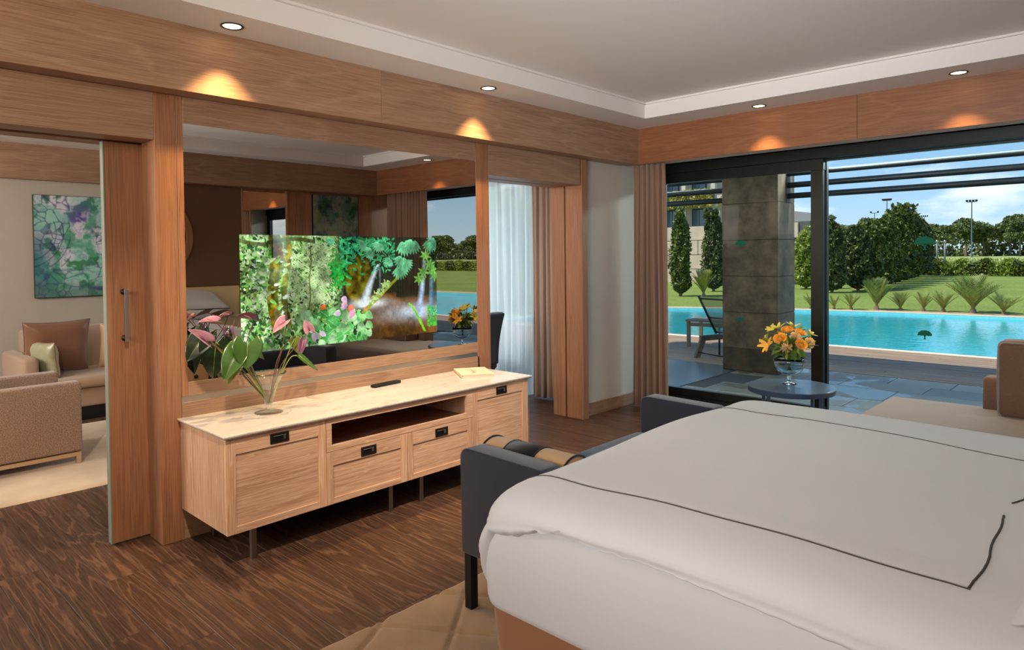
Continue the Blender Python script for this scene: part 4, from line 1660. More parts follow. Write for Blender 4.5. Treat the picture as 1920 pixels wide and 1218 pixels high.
for nm, a, h, dp, r, m, k, lb in (
        ('rose', -.013, .395, .00, .040, orange_m, 'rose', 'orange rose at the top of the bouquet'),
        ('rose', -.085, .340, -.06, .042, orange_m, 'rose', 'orange rose at the upper left of the bouquet'),
        ('rose', .070, .375, -.01, .040, orange_m, 'rose', 'orange rose at the upper right of the bouquet'),
        ('rose', .030, .305, -.12, .038, orange_m, 'rose', 'orange rose in the middle of the bouquet'),
        ('carnation', .012, .360, -.085, .042, peach_m, 'carnation', 'peach carnation near the top of the bouquet'),
        ('carnation', -.062, .285, -.11, .044, peach_m, 'carnation', 'peach carnation at the lower left of the bouquet'),
        ('carnation', .105, .315, -.08, .040, peach_m, 'carnation', 'peach carnation at the right of the bouquet'),
        ('lily', -.150, .285, -.03, .038, orange_m, 'lily', 'half-open orange lily pointing left out of the bouquet'),
        ('lily', .045, .400, .05, .032, yellow_m, 'lily', 'yellow-green lily at the top right of the bouquet'),
        ('lily', -.050, .390, .05, .032, yellow_m, 'lily', 'yellow-green lily at the top left of the bouquet'),
        ('lily', .135, .350, .02, .032, yellow_m, 'lily', 'yellow-green lily at the right edge of the bouquet'),
        ('lily', -.10, .385, .02, .028, yellow_m, 'lily', 'yellow-green lily behind the left orange rose'),
        ('lily', .0, .33, .12, .036, orange_m, 'lily', 'orange lily on the window side of the bouquet'),
        ('lily', .10, .36, .12, .036, yellow_m, 'lily', 'yellow lily on the window side of the bouquet, right'),
        ('lily', -.10, .30, .12, .036, yellow_m, 'lily', 'yellow lily on the window side of the bouquet, left')):
    bloom(nm, BQ(a * 1.12, .19 + (h - .19) * 1.06, dp * 1.1), r * (.92 if k == 'rose' else 1.08), m, k, lb)
rg = random.Random(5)
lite_m = plain('light_foliage', (156, 172, 66), .4)
for i in range(64):
    a = rg.uniform(0, 2 * PI)
    hh = rg.uniform(.20, .35)
    rr = rg.uniform(.04, .18) * (1.0 if hh > .24 else .85)
    p = Vector(BQ(rr * math.cos(a), hh, rr * math.sin(a)))
    out = (p - Vector((BX, BY, TZ + .27))).normalized()
    out = (out + Vector((0, 0, -.45 if hh < .26 else .1))).normalized()
    ln = rg.uniform(.07, .115)
    st = p - out * ln * .6
    mb = blade(st, st + out * ln, ln * .5, (rg.uniform(-1, 1), rg.uniform(-1, 1), 1.2), fold=.2, curl=.1, heart=.0, n=6, w=4)
    mb.tube([st, Vector((BX, BY, TZ + .2)) + (p - Vector((BX, BY, TZ + .2))) * .3, (BX + .01 * math.cos(a), BY + .01 * math.sin(a), TZ + .15)], .0012, 5)
    o = mb.build('foliage_leaf', bleaf_m if i % 3 else lite_m, None, True)
    tag(o, 'green foliage leaf tucked into the yellow bouquet', 'leaf', 'foliage leaves of the yellow bouquet')

# ================================================================== BED
bed = thing('bed', (3.13, -3.38, 0), 'wide bed with white sheeted mattress and copper satin skirt', 'bed')
BX0, BX1, BY0, BY1 = 2.13, 4.10, -4.245, -2.49
# copper skirt with loose folds and a corner pleat
sk = MB()
per = []
corners = [(BX1, BY0 + .02)] + [(BX0 + .115 - .09 * math.sin(k * PI / 16), BY0 + .11 - .09 * math.cos(k * PI / 16)) for k in range(9)] + [(BX0 + .025, BY1 - .02), (BX1, BY1 - .02)]
for (a, b_) in zip(corners, corners[1:]):
    A_, B_ = Vector(a), Vector(b_)
    nseg = max(1, int((B_ - A_).length / .012))
    for i in range(nseg):
        per.append((A_.lerp(B_, i / nseg), Vector(((B_ - A_).y, -(B_ - A_).x)).normalized()))
per.append((Vector(corners[-1]), Vector((0, 1))))
rg = random.Random(4)
bumps = [(rg.uniform(0, 1), rg.uniform(.015, .045), rg.uniform(.012, .032)) for _ in range(46)]
np_ = len(per) - 1


def skf(u, v):
    i = min(np_, int(round(u * np_)))
    p, nn = per[i]
    off = 0
    for (c_, w_, h_) in bumps:
        off += h_ * math.exp(-((u - c_ + .02 * math.sin(v * 3 + c_ * 20)) / (w_ * .35)) ** 2) * (v ** .8)
    off += .012 * v + .006 * math.sin(9 * v + u * 30) * v
    q = p - nn * (-off)
    return (q.x, q.y, .475 * (1 - v) + .008)


sk.grid(skf, np_, 22)
o = sk.build('bed_skirt', satin_m, bed, True)
o['label'] = 'copper satin bed skirt'
mb = MB()
mrr = .10
mc = []
for (cx_, cy_, a0_) in ((BX0 + .012 + mrr, BY0 + .008 + mrr, PI), (BX1 - .03, BY0 + .038, 1.5 * PI), (BX1 - .03, BY1 - .03, 0), (BX0 + .012 + mrr, BY1 - mrr, PI / 2)):
    r__ = mrr if cx_ < 3 else .03
    for k in range(9):
        a = a0_ + PI / 2 * k / 8
        mc.append((cx_ + r__ * math.cos(a), cy_ + r__ * math.sin(a)))
lv = [(-.020, .452), (-.004, .462), (0, .48), (.004, .58), (0, .70), (-.015, .735), (-.05, .765), (-.12, .775)]
cc_ = ((BX0 + BX1) / 2, (BY0 + BY1) / 2)
nm_ = len(mc)
vs_ = []
for (o_, z_) in lv:
    for (x, y) in mc:
        d_v = Vector((x - cc_[0], y - cc_[1]))
        vs_.append((x + o_ * math.copysign(min(1, abs(d_v.x) / .6), d_v.x), y + o_ * math.copysign(min(1, abs(d_v.y) / .6), d_v.y), z_))
fs_ = [(i * nm_ + k, i * nm_ + (k + 1) % nm_, (i + 1) * nm_ + (k + 1) % nm_, (i + 1) * nm_ + k) for i in range(len(lv) - 1) for k in range(nm_)]
fs_ += [tuple(range((len(lv) - 1) * nm_, len(lv) * nm_)), tuple(range(nm_))[::-1]]
mb.add(vs_, fs_)
mb.build('mattress', white_cloth, bed, True)
bx(BX0 + .10, BX1, BY0 + .10, BY1 - .10, .015, .45).build('bed_base', dark_m, bed)

# duvet: thick quilt, draped over the foot, folded under along the near side
IR = .26
ix0, ix1, iy0, iy1 = BX0 + IR, BX1, BY0 + IR, BY1 - IR
ZT = .845


def sst(a, b_, x):
    t = max(0, min(1, (x - a) / (b_ - a)))
    return t * t * (3 - 2 * t)


def topz(x, y):
    u = (x - ix0) / (ix1 - ix0)
    v = (y - iy0) / (iy1 - iy0)
    z = ZT + .012 * math.sin(PI * max(0, min(1, v))) * (1 - .3 * u)
    z += .005 * math.sin(3.1 * x + 2 * y) + .004 * math.sin(7 * y - 3 * x) - .004 * math.cos(5.5 * x)
    return z


peri = []
for i in range(150):
    t = i / 149
    peri.append(('s', Vector((ix1 + (ix0 - ix1) * t, iy0)), Vector((0, -1))))
for i in range(1, 20):
    a = -PI / 2 - PI / 2 * i / 20
    peri.append(('c', Vector((ix0, iy0)), Vector((math.cos(a), math.sin(a)))))
for i in range(110):
    t = i / 109
    peri.append(('f', Vector((ix0, iy0 + (iy1 - iy0) * t)), Vector((-1, 0))))
for i in range(1, 20):
    a = PI - PI / 2 * i / 20
    peri.append(('c', Vector((ix0, iy1)), Vector((math.cos(a), math.sin(a)))))
for i in range(90):
    t = i / 89
    peri.append(('n', Vector((ix0 + (ix1 - ix0) * t, iy1)), Vector((0, 1))))


def low(kind, p, d):
    x = p.x + d.x * IR * 1.1
    y = p.y + d.y * IR * 1.1
    if kind == 's' or (kind == 'c' and y < -3.5 and d.y < -.7):
        s = x - BX0
        z = .47 + .215 * sst(.035, .12, s) + .075 * sst(.10, .38, s) - .03 * sst(.6, 1.1, s)
        return z + .0025 * math.sin(x * 21) * sst(.1, .3, s)
    return .47


nj = 20
dv_v = []
for (kind, p, d) in peri:
    zl = low(kind, p, d)
    z0 = topz(p.x, p.y)
    hR = min(.20 * d.x ** 2 + (.085 if d.y < 0 else .13) * d.y ** 2, (z0 - zl) * .98)
    cs = 1 / ((abs(d.x) ** 4 + abs(d.y) ** 4) ** .25)
    for j in range(nj + 1):
        t = j / nj
        if t <= .6:
            a = t / .6 * PI / 2
            out = IR * math.sin(a) ** .92
            z = z0 - hR * (1 - math.cos(a)) ** 1.05
        else:
            s = (t - .6) / .4
            z = (z0 - hR) + (zl - (z0 - hR)) * s
            out = IR + .022 * math.sin(PI * min(1, s * 1.0)) ** .8 - .012 * s ** 6
        arc = p.x * 1.0 + p.y * .7 + math.atan2(d.y, d.x) * .3
        ruf = sst(.45, .95, t) * (1 if zl < .6 or True else 0)
        near = 1.0 if (kind in 'sc' and p.y < -3.5) else .35
        near *= (1 - .75 * sst(.35, .9, p.x - BX0)) if kind == 's' else 1
        out += ruf * near * (.0050 * math.sin(arc * 120 + 7 * t) + .0035 * math.sin(arc * 71 + 3) + .003 * math.sin(arc * 33 - 5 * t))
        z += ruf * near * .003 * math.sin(arc * 95)
        q = p + d * out * cs
        dv_v.append((q.x, q.y, z))
mb = MB()
mb.v = dv_v
W_ = nj + 1
for i in range(len(peri) - 1):
    for j in range(nj):
        a = i * W_ + j
        mb.f.append((a, a + 1, a + W_ + 1, a + W_))
mb.grid(lambda u, v: (ix0 + (ix1 - ix0) * u, iy0 + (iy1 - iy0) * v, topz(ix0 + (ix1 - ix0) * u, iy0 + (iy1 - iy0) * v)), 120, 90)
duv = mb.build('duvet', white_cloth, None, True, weld='full')
tag(duv, 'thick white duvet with dark piped stitching spread over the bed', 'duvet')


def dz(x, y):
    """height of the duvet surface for a point on top (works over the shoulders too)"""
    cx_, cy_ = max(ix0, min(ix1, x)), max(iy0, min(iy1, y))
    d = math.hypot(x - cx_, y - cy_)
    z0 = topz(cx_, cy_)
    if d < 1e-6:
        return z0
    ex, ey = (x - cx_) / d, (y - cy_) / d
    cs = 1 / ((abs(ex) ** 4 + abs(ey) ** 4) ** .25)
    s = min(1, (d / IR / cs)) ** (1 / .92)
    a = math.asin(min(1, s))
    return z0 - (.20 * ex * ex + (.085 if ey < 0 else .13) * ey * ey) * (1 - math.cos(a)) ** 1.05


def stitch(pts, r=.0016):
    out = []
    for a, b_ in zip(pts, pts[1:]):
        A_, B_ = Vector(a), Vector(b_)
        n_ = max(2, int((B_ - A_).length / .03))
        for i in range(n_):
            q = A_.lerp(B_, i / n_)
            q += Vector((.003 * math.sin(q.y * 25), .003 * math.sin(q.x * 17)))
            out.append((q.x, q.y, dz(q.x, q.y) + .0012))
    q = pts[-1]
    out.append((q[0], q[1], dz(*q) + .0012))
    MB().tube(out, r, 6).build('stitch_line', thread_m, duv)


stitch([(2.20, -4.078), (2.5, -4.088), (3.0, -4.085), (3.385, -4.075)])
stitch([(2.20, -2.90), (2.5, -2.965), (3.0, -2.99), (3.385, -3.02), (4.05, -3.01)], .0013)
stitch([(3.385, -4.075), (3.390, -3.90), (3.378, -3.62)], .0026)
stitch([(3.378, -3.50), (3.395, -3.44), (3.39, -3.02)], .0022)
# folded-back top edge of the duvet towards the pillows
fs = MB()


def ff(u, v):
    y = (BY0 + .10) + (BY1 - BY0 - .16) * v
    x = 3.44 + .018 * math.sin(v * 9) + .014 * math.sin(v * 4 + 1) + .46 * u
    h = .014 * sst(0, .10, u) + .004 * math.sin(18 * v + 6 * u) * sst(0, .05, u) * math.exp(-u * 4)
    return (x, y, dz(x, y) + h - .002)


fs.grid(ff, 30, 70)
tag(fs.build('folded_sheet', white_cloth, None, True), 'white top sheet folded back over the duvet near the head of the bed', 'sheet')
# pillows at the head
for (y, dx, lb) in ((-2.66, 0, 'white piped pillow standing against the headboard on the window side'), (-3.88, 0, 'white piped pillow standing against the headboard on the near side')):
    cushion('pillow', .74, .46, .17, white_cloth, (3.60, y, .955), PI / 2, 1.22, lb, 'pillow', piping=thread_m, seed=int(-y * 10))
for (y, lb) in ((-2.68, 'plain white pillow behind the window-side piped pillow'), (-3.92, 'plain white pillow behind the near piped pillow')):
    cushion('pillow', .76, .48, .14, white_cloth, (3.57, y, .905), PI / 2, 1.5, lb, 'pillow', seed=int(-y * 10) + 3)
# headboard
hb = thing('headboard', (4.12, -3.37, 0), 'cream leather panelled headboard with oak end posts', 'headboard')
for i in range(4):
    ya = -4.80 + i * .715
    rbox('panel', (4.09, 4.135, ya + .002, ya + .713, .30, 1.185), .010, cream_m, hb, seg=2)
bx(4.07, 4.135, -1.935, -1.895, 0, 1.19).build('end_post', oak_z, hb, bevel=.002)
bx(4.07, 4.135, -4.845, -4.805, 0, 1.19).build('end_post', oak_z, hb, bevel=.002)
t = thing('reading_light', (4.06, -1.915, 1.13), 'tiny lit reading lamp on the end post of the headboard', 'lamp')
MB().tube([(4.07, -1.915, 1.12), (4.045, -1.915, 1.13), (4.02, -1.92, 1.145)], .006, 8).build('arm', steel_m, t, True)
MB().tube([(4.025, -1.92, 1.143), (4.0, -1.925, 1.13)], [.010, .012], 12).build('lamp_head', lamp_on, t, True)

# ================================================================== SETTEE at the foot of the bed
st = thing('settee', (1.75, -2.98, 0), 'navy wool settee with square arms standing at the foot of the bed', 'settee')


def arm(y0, y1, name='arm'):
    # top profile slopes very gently to the back; rounded front corner
    prof = []
    xf, xb, zb, zt = 1.515, 1.995, .255, .700
    R_ = .045
    for k in range(7):
        a = PI - PI / 2 * k / 6
        prof.append((xf + R_ + R_ * math.cos(a), zt - R_ + R_ * math.sin(a)))
    for k in range(7):
        a = PI / 2 - PI / 2 * k / 6
        prof.append((xb - R_ + R_ * math.cos(a), zt - .008 - R_ + R_ * math.sin(a)))
    prof += [(xb - .015, zb), (xf + .005, zb)]
    n_ = len(prof)
    vs = [(x, y0, z) for x, z in prof] + [(x, y1, z) for x, z in prof]
    fs_ = [tuple(range(n_)), tuple(range(n_, 2 * n_))[::-1]] + [(i, n_ + i, n_ + (i + 1) % n_, (i + 1) % n_) for i in range(n_)]
    m_ = MB().add(vs, fs_)
    o_ = m_.build(name, navy_m, st, False, bevel=.012, seg=3)
    for p_ in o_.data.polygons:
        p_.use_smooth = True
    return o_


arm(-3.725, -3.615)
arm(-2.345, -2.235)
rbox('seat_base', (1.53, 1.99, -3.62, -2.34, .255, .36), .015, navy_m, st, seg=3)
rbox('seat_cushion', (1.50, 1.91, -3.612, -2.984, .36, .490), .03, seatblue_m, st, seg=4, puff=.012)
rbox('seat_cushion', (1.50, 1.91, -2.978, -2.350, .36, .500), .03, seatblue_m, st, seg=4, puff=.012)
rbox('backrest', (1.90, 1.995, -3.615, -2.345, .36, .66), .03, navy_m, st, seg=4, puff=.005)
for x, y in ((1.545, -3.695), (1.955, -3.695), (1.545, -2.265), (1.955, -2.265)):
    bx(x - .02, x + .02, y - .02, y + .02, .017 if True else 0, .26).build('leg', black_m, st, bevel=.003)
# bolster
bo = thing('bolster', (1.72, -3.50, .465), 'tan bolster cushion with black centre band lying against the settee arm', 'cushion')
bc_ = (-3.503, .592)
rr = .105


def cyl(name, xa, xb, r, m, par, cap=True):
    mb_ = MB()
    pth = [(xa, *bc_)]
    if cap:
        mb_.tube([(xa, *bc_), (xa + .004, *bc_), (xa + .014, *bc_), (xb - .014, *bc_), (xb - .004, *bc_), (xb, *bc_)], [r * .92, r * .98, r, r, r * .98, r * .92], 40)
    else:
        mb_.tube([(xa, *bc_), (xb, *bc_)], r, 40)
    return mb_.build(name, m, par, True)


cyl('bolster_cover', 1.495, 1.96, rr, tan_m, bo)
cyl('centre_band', 1.62, 1.79, rr + .003, band_m, bo, False)
for xx in (1.497, 1.958, 1.620, 1.790):
    mb = MB()
    mb.tube([(xx, bc_[0] + (rr + .001) * math.cos(2 * PI * k / 40), bc_[1] + (rr + .001) * math.sin(2 * PI * k / 40)) for k in range(41)], .0045, 6)
    mb.build('piping', band_m, bo, True)
MB().lathe([(0, 0), (.014, .002), (.016, .008), (.008, .012), (0, .012)], (0, 0, 0), 16).build('button', band_m, bo, True, loc=None)
bo.children  # keep reference
btn = [x for x in bpy.data.objects if x.name.startswith('button') and x.parent == bo][-1]
btn.location = Vector((1.494, bc_[0], bc_[1])) - Vector(WL[bo.name])
btn.rotation_euler = (0, -PI / 2, 0)

# ================================================================== RUG under the bed (carved lozenges)
rugm = plain('carved_rug_pile', (156, 128, 100), .95, sheen=.3, bump=.9, bscale=420, var=.16, vscale=5)


def rugz(x, y):
    h = .017
    a = (x * .9 + y * .55) / .34 + .10 * math.sin(y * 5)
    b_ = (x * .75 - y * .85) / .30 + .12 * math.sin(x * 6)
    g = 1
    for q_ in (a, b_):
        f_ = abs(q_ - round(q_))
        g = min(g, min(1, f_ / .045))
    return h - .014 * (1 - g) + .0012 * math.sin(50 * x) * math.sin(43 * y)


mb = MB()
rx0, rx1, ry0, ry1 = 1.34, 3.3, -5.9, -2.1
mb.grid(lambda u, v: (rx0 + (rx1 - rx0) * u, ry0 + (ry1 - ry0) * v, rugz(rx0 + (rx1 - rx0) * u, ry0 + (ry1 - ry0) * v) if 0 < u < 1 and 0 < v < 1 else .002), 196, 300)
rg_ = mb.build('area_rug', rugm, None, True)
tag(rg_, 'beige carved-pile area rug with lozenge grooves under the bed and settee', 'rug')

# ================================================================== WINDOW CHAISE
ch = thing('chaise_sofa', (3.0, -.45, 0), 'beige linen chaise sofa with low back along the window', 'sofa')
rbox('seat_cushion', (2.20, 3.86, -.96, -.02, .22, .435), .06, beige_m, ch, seg=5, puff=.012)
rbox('seat_base', (2.23, 3.86, -.93, -.04, .07, .225), .02, beige_m, ch, seg=2)
rbox('backrest', (2.80, 3.86, -.17, .0, .40, .655), .03, brownlin_m, ch, seg=4)
for x, y in ((2.28, -.88), (2.28, -.10), (3.80, -.88), (3.80, -.10)):
    bx(x - .02, x + .02, y - .02, y + .02, 0, .075).build('leg', black_m, ch)
cu = thing('back_cushion', (3.18, -.28, .43), 'brown linen boxed cushion leaning on the chaise back, nearest its open end', 'cushion')
rbox('cushion_cover', (2.91, 3.45, -.375, -.185, .432, .925), .035, brownlin_m, cu, seg=4, puff=.012)
for yy in (-.368, -.192):
    pts = []
    for (cx_, cz_, a0) in ((3.445 - .04, .437 + .04, -PI / 2), (3.445 - .04, .920 - .04, 0), (2.915 + .04, .920 - .04, PI / 2), (2.915 + .04, .437 + .04, PI)):
        for k in range(7):
            a = a0 + PI / 2 * k / 6
            pts.append((cx_ + .036 * math.cos(a), yy, cz_ + .036 * math.sin(a)))
    MB().tube(pts + pts[:1], .0055, 6).build('piping', beige_m, cu, True)
cushion('back_cushion', .56, .50, .15, beige_m, (3.66, -.33, .43), .0, -.10, 'beige linen cushion at the far right of the chaise, outside the main view', 'cushion', piping=beige_m, seed=4)

# ================================================================== LIVING ROOM
# rug
lr = MB()
lr.grid(lambda u, v: (-3.50 + 2.04 * u, -5.6 + 3.6 * v, (.013 + .0025 * math.sin(9 * u * 2 + 5 * v) * math.sin(17 * v)) if 0 < u < 1 and 0 < v < 1 else .001), 80, 120)
silk = plain('silk_rug', (206, 178, 142), .62, sheen=.6, bump=.6, bscale=260, var=.22, vscale=2.4)
tag(lr.build('silk_rug', silk, None, True), 'pale mottled silk rug on the living room floor under the armchair', 'rug')

# armchair in the doorway, facing right
ac = thing('armchair', (-2.45, -4.65, 0), 'brown tweed square armchair on pale metal sled base, seen through the left doorway', 'armchair')
rbox('arm', (-2.22, -2.10, -5.05, -4.195, .105, .615), .02, tweed_m, ac, seg=4)
rbox('arm', (-2.86, -2.74, -5.05, -4.195, .105, .615), .02, tweed_m, ac, seg=4)
rbox('seat', (-2.745, -2.215, -4.95, -4.22, .105, .40), .03, tweed_m, ac, seg=4, puff=.01)
rbox('backrest', (-2.86, -2.10, -5.16, -5.03, .105, .72), .02, tweed_m, ac, seg=4)
for x in (-2.155, -2.805):
    m_ = MB()
    m_.box(x - .012, x + .045, -5.12, -4.205, .068, .098)
    m_.box(x - .012, x + .045, -4.235, -4.205, .014, .07)
    m_.box(x - .012, x + .045, -5.12, -5.09, .014, .07)
    m_.build('sled_leg', plain('champagne_metal', (206, 176, 144), .4, .6, bump=.05) if x > -2.5 else steel_m, ac, bevel=.002, seg=1)
cushion('throw_cushion', .42, .42, .14, dark_satin, (-2.48, -4.72, .40), 0.15 + PI, -.55, 'dark chocolate satin cushion lying in the tweed armchair', 'cushion', seed=9)

# long sofa against the far wall
so = thing('long_sofa', (-4.25, -3.2, 0), 'long taupe sofa standing against the far living room wall under the painting', 'sofa')
rbox('seat_base', (-4.62, -3.66, -4.22, -2.2, .13, .315), .02, sofa_m, so, seg=3)
rbox('seat_cushion', (-4.40, -3.60, -4.115, -2.2, .315, .415), .03, sofa_m, so, seg=4, puff=.012)
rbox('arm', (-4.62, -3.72, -4.245, -4.115, .13, .625), .04, sofa_m, so, seg=5)
rbox('backrest', (-4.66, -4.42, -4.10, -2.2, .30, .82), .04, sofa_m, so, seg=4, puff=.01)
bx(-4.60, -3.70, -4.16, -2.3, .0, .13).build('plinth', black_m, so)
cushion('throw_cushion', .55, .52, .17, bronze_satin, (-4.12, -3.905, .42), PI / 2, .20, 'large bronze satin cushion at the left end of the long sofa', 'cushion', seed=11, piping=dark_satin)
cushion('throw_cushion', .50, .46, .16, gold_satin, (-4.12, -3.29, .42), PI / 2, .18, 'champagne satin cushion beside the bronze one on the long sofa', 'cushion', seed=12)
cushion('throw_cushion', .34, .33, .12, green_satin, (-3.90, -4.02, .42), PI / 2 - 1.25, .10, 'small sage satin cushion in front of the bronze one on the long sofa', 'cushion', seed=14, piping=bronze_satin)

# reef painting over the sofa
t = thing('wall_painting', (-4.88, -3.36, 1.12), 'large green and violet abstract painting hanging above the long sofa', 'painting')
bx(-4.895, -4.862, -3.905, -2.80, 1.115, 2.20).build('frame', bronze_m, t, bevel=.002, seg=1)
printed('canvas', paint_reef(210, 214, 5), lambda u, v: (-4.861, -3.900 + 1.095 * u, 2.195 - 1.075 * v), prt, t)

# dining chair by the sheer curtain
dc = thing('dining_chair', (-1.40, -.98, 0), 'curved-back dining chair with brown front and blue-grey back beside the sheer curtain', 'chair')
bgrey = fabric('blue_grey_wool', (84, 100, 116), var=.12, scale=600)
for nm, off, mm_ in (('front_pad', -.045, tweed_m), ('back_shell', 0.0, bgrey)):
    q_ = MB()
    q_.grid(lambda u, v: (-1.19 + off + .10 * v * v, -1.20 + .43 * u, .42 + .52 * v), 6, 14)
    o_ = q_.build(nm, mm_, dc, True)
    s_ = o_.modifiers.new('thickness', 'SOLIDIFY')
    s_.thickness = .05
    s_.offset = 0
    bv_ = o_.modifiers.new('soft_edge', 'BEVEL')
    bv_.width = .012
    bv_.segments = 2
rbox('seat', (-1.64, -1.18, -1.20, -.77, .37, .46), .025, bgrey, dc, seg=3)
for x, y in ((-1.60, -1.16), (-1.60, -.81), (-1.21, -1.16), (-1.21, -.81)):
    MB().tube([(x, y, .38), (x + (.02 if x > -1.3 else -.01), y, 0)], [.02, .014], 10).build('leg', black_m, dc, True)

# ================================================================== OUTSIDE
# ground: terrace, deck, pool, lawn
stone_m = plain('slate_flag', (118, 124, 130), .34, var=.20, vscale=2.2, bump=.3, bscale=40)
wet_m = plain('wet_patch', (120, 128, 136), .06, spec=.8)
joint_m = plain('joint', (70, 72, 74), .8)
ter = struct(bx(-9.0, 9.0, .78, 3.44, -.30, -.021).build('terrace', joint_m))
tile_cache = {}
rg = random.Random(31)
flag_m, n, b = newmat('flagstone_damp')
t = n.nodes.new('ShaderNodeTexCoord')
oi = n.nodes.new('ShaderNodeObjectInfo')
gm = n.nodes.new('ShaderNodeNewGeometry')
nn_ = n.nodes.new('ShaderNodeTexNoise')
nn_.inputs['Scale'].default_value = 1.3
nn_.inputs['Detail'].default_value = 3
nn_.inputs['Distortion'].default_value = 1.2
n.links.new(gm.outputs['Position'], nn_.inputs['Vector'])
wr = n.nodes.new('ShaderNodeValToRGB')
wr.color_ramp.elements[0].position = .53
wr.color_ramp.elements[1].position = .56
n.links.new(nn_.outputs[0], wr.inputs[0])
cr_ = n.nodes.new('ShaderNodeMixRGB')
cr_.inputs[1].default_value = c4(lin((118, 114, 106)))
cr_.inputs[2].default_value = c4(lin((144, 138, 128)))
n.links.new(oi.outputs['Random'], cr_.inputs[0])
n.links.new(cr_.outputs[0], b.inputs['Base Color'])
mrr = n.nodes.new('ShaderNodeMapRange')
mrr.inputs[3].default_value = .45
mrr.inputs[4].default_value = .14
n.links.new(wr.outputs[0], mrr.inputs[0])
n.links.new(mrr.outputs[0], b.inputs['Roughness'])
y = .80
ri = 0
while y < 3.40:
    d_y = (.62, .50, .62, .44, .44)[ri % 5]
    d_y = min(d_y, 3.435 - y)
    if 3.435 - (y + d_y) < .12:
        d_y = 3.435 - y
    x = .30 + (ri % 3) * .23 - .6
    while x < 6.2:
        w_ = rg.choice([.45, .62, .85, .62])
        key = (w_, round(d_y, 3))
        if key not in tile_cache:
            q_ = bx(0.004, w_ - .004, .004, d_y - .004, -.03, 0)
            o_ = q_.build('tile', flag_m, None, bevel=.002, seg=1)
            tile_cache[key] = o_.data
        else:
            o_ = bpy.data.objects.new('tile', tile_cache[key])
            COL.objects.link(o_)
        o_.parent = ter
        o_.location = (x, y, rg.uniform(-.0125, -.0105))
        x += w_
    y += d_y
    ri += 1
# smooth polished slab on the left part of the terrace
slab = bx(-9.0, -.32, .80, 3.02, -.021, -.010).build('slab', concrete_m, ter)
slab.location = (0, 0, 0)

deckwood = wood('deck_wood', (162, 130, 104), (192, 162, 134), (124, 96, 76), 'x', rough=.6, lines=6, lmix=.25, fine=.4, along=.4, across=6, rnd=.18)
dk = struct(bx(-7.9, 12, 3.0, 5.98, -.30, -.045).build('deck', dark_m))
mb = MB()
y = 3.03
while y < 5.9:
    ends = [-7.8]
    x = -7.8 + rg.uniform(1, 3)
    while x < 12:
        ends.append(x)
        x += rg.uniform(2.2, 3.6)
    ends.append(12)
    for a, b_ in zip(ends, ends[1:]):
        if y < 3.44:
            b2 = min(b_, -.34)
            if a >= -.34:
                continue
        else:
            b2 = b_
        q0 = len(mb.v)
        mb.box(a + .002, b2 - .002, y, y + .092, -.045, -.018 + rg.uniform(-.0015, .0015))
    y += .098
# split the boards: the nearest and widest seen ones as parts, the rest joined
dkb = mb.build('deck_boards', deckwood, dk, bevel=0)
dkb['kind'] = 'stuff'
cop = plain('coping_stone', (222, 206, 186), .6, var=.06, vscale=4)
pool = thing('swimming_pool', (-1, 9, -.1), 'long turquoise swimming pool beyond the timber deck', 'pool')
near = [(-7.7, 5.45), (-3, 5.85), (-1.2, 6.03), (-.2, 6.08), (26, 6.08)]
farp = [(26, 13.55), (6, 13.55), (1.5, 13.48), (-.9, 13.38), (-2.05, 13.15), (-3.3, 12.85), (-4.6, 12.4), (-6.3, 11.6), (-7.7, 11.0)]
shape = near + farp
tilem, n, b = newmat('pool_tile')
t = n.nodes.new('ShaderNodeTexCoord')
v1 = n.nodes.new('ShaderNodeTexVoronoi')
v1.feature = 'SMOOTH_F1'
v1.inputs['Scale'].default_value = 2.6
mpp = n.nodes.new('ShaderNodeMapping')
mpp.inputs['Scale'].default_value = (1, .7, 1)
n.links.new(t.outputs['Object'], mpp.inputs[0])
n.links.new(mpp.outputs[0], v1.inputs['Vector'])
bk = n.nodes.new('ShaderNodeTexNoise')
bk.inputs['Scale'].default_value = 26
n.links.new(t.outputs['Object'], bk.inputs['Vector'])
rr_ = n.nodes.new('ShaderNodeMixRGB')
rr_.inputs[1].default_value = c4(lin((88, 186, 196)))
rr_.inputs[2].default_value = c4(lin((140, 214, 220)))
n.links.new(bk.outputs[0], rr_.inputs[0])
n.links.new(rr_.outputs[0], b.inputs['Base Color'])
b.inputs['Roughness'].default_value = .4
mb = MB()
nn = len(shape)
mb.add([(x, y, -1.35) for x, y in shape], [tuple(range(nn))])
mb.add([(x, y, -1.35) for x, y in shape] + [(x, y, -.02) for x, y in shape], [((i + 1) % nn, i, nn + i, nn + (i + 1) % nn) for i in range(nn)])
mb.build('basin', tilem, pool)
wat, n, b = newmat('pool_water')
n.nodes.remove(b)
tr = n.nodes.new('ShaderNodeBsdfTransparent')
tr.inputs[0].default_value = (.55, .93, .97, 1)
gl = n.nodes.new('ShaderNodeBsdfGlossy')
gl.inputs['Roughness'].default_value = .02
gl.inputs[0].default_value = (.9, .95, 1, 1)
fr = n.nodes.new('ShaderNodeFresnel')
fr.inputs[0].default_value = 1.25
t = n.nodes.new('ShaderNodeTexCoord')
mw = n.nodes.new('ShaderNodeMapping')
mw.inputs['Scale'].default_value = (1, .8, 1)
n.links.new(t.outputs['Object'], mw.inputs[0])
nw = n.nodes.new('ShaderNodeTexNoise')
nw.inputs['Scale'].default_value = 7
nw.inputs['Detail'].default_value = 4
n.links.new(mw.outputs[0], nw.inputs['Vector'])
bw = n.nodes.new('ShaderNodeBump')
bw.inputs['Strength'].default_value = .28
bw.inputs['Distance'].default_value = .03
n.links.new(nw.outputs[0], bw.inputs['Height'])
n.links.new(bw.outputs[0], gl.inputs['Normal'])
n.links.new(bw.outputs[0], fr.inputs['Normal'])
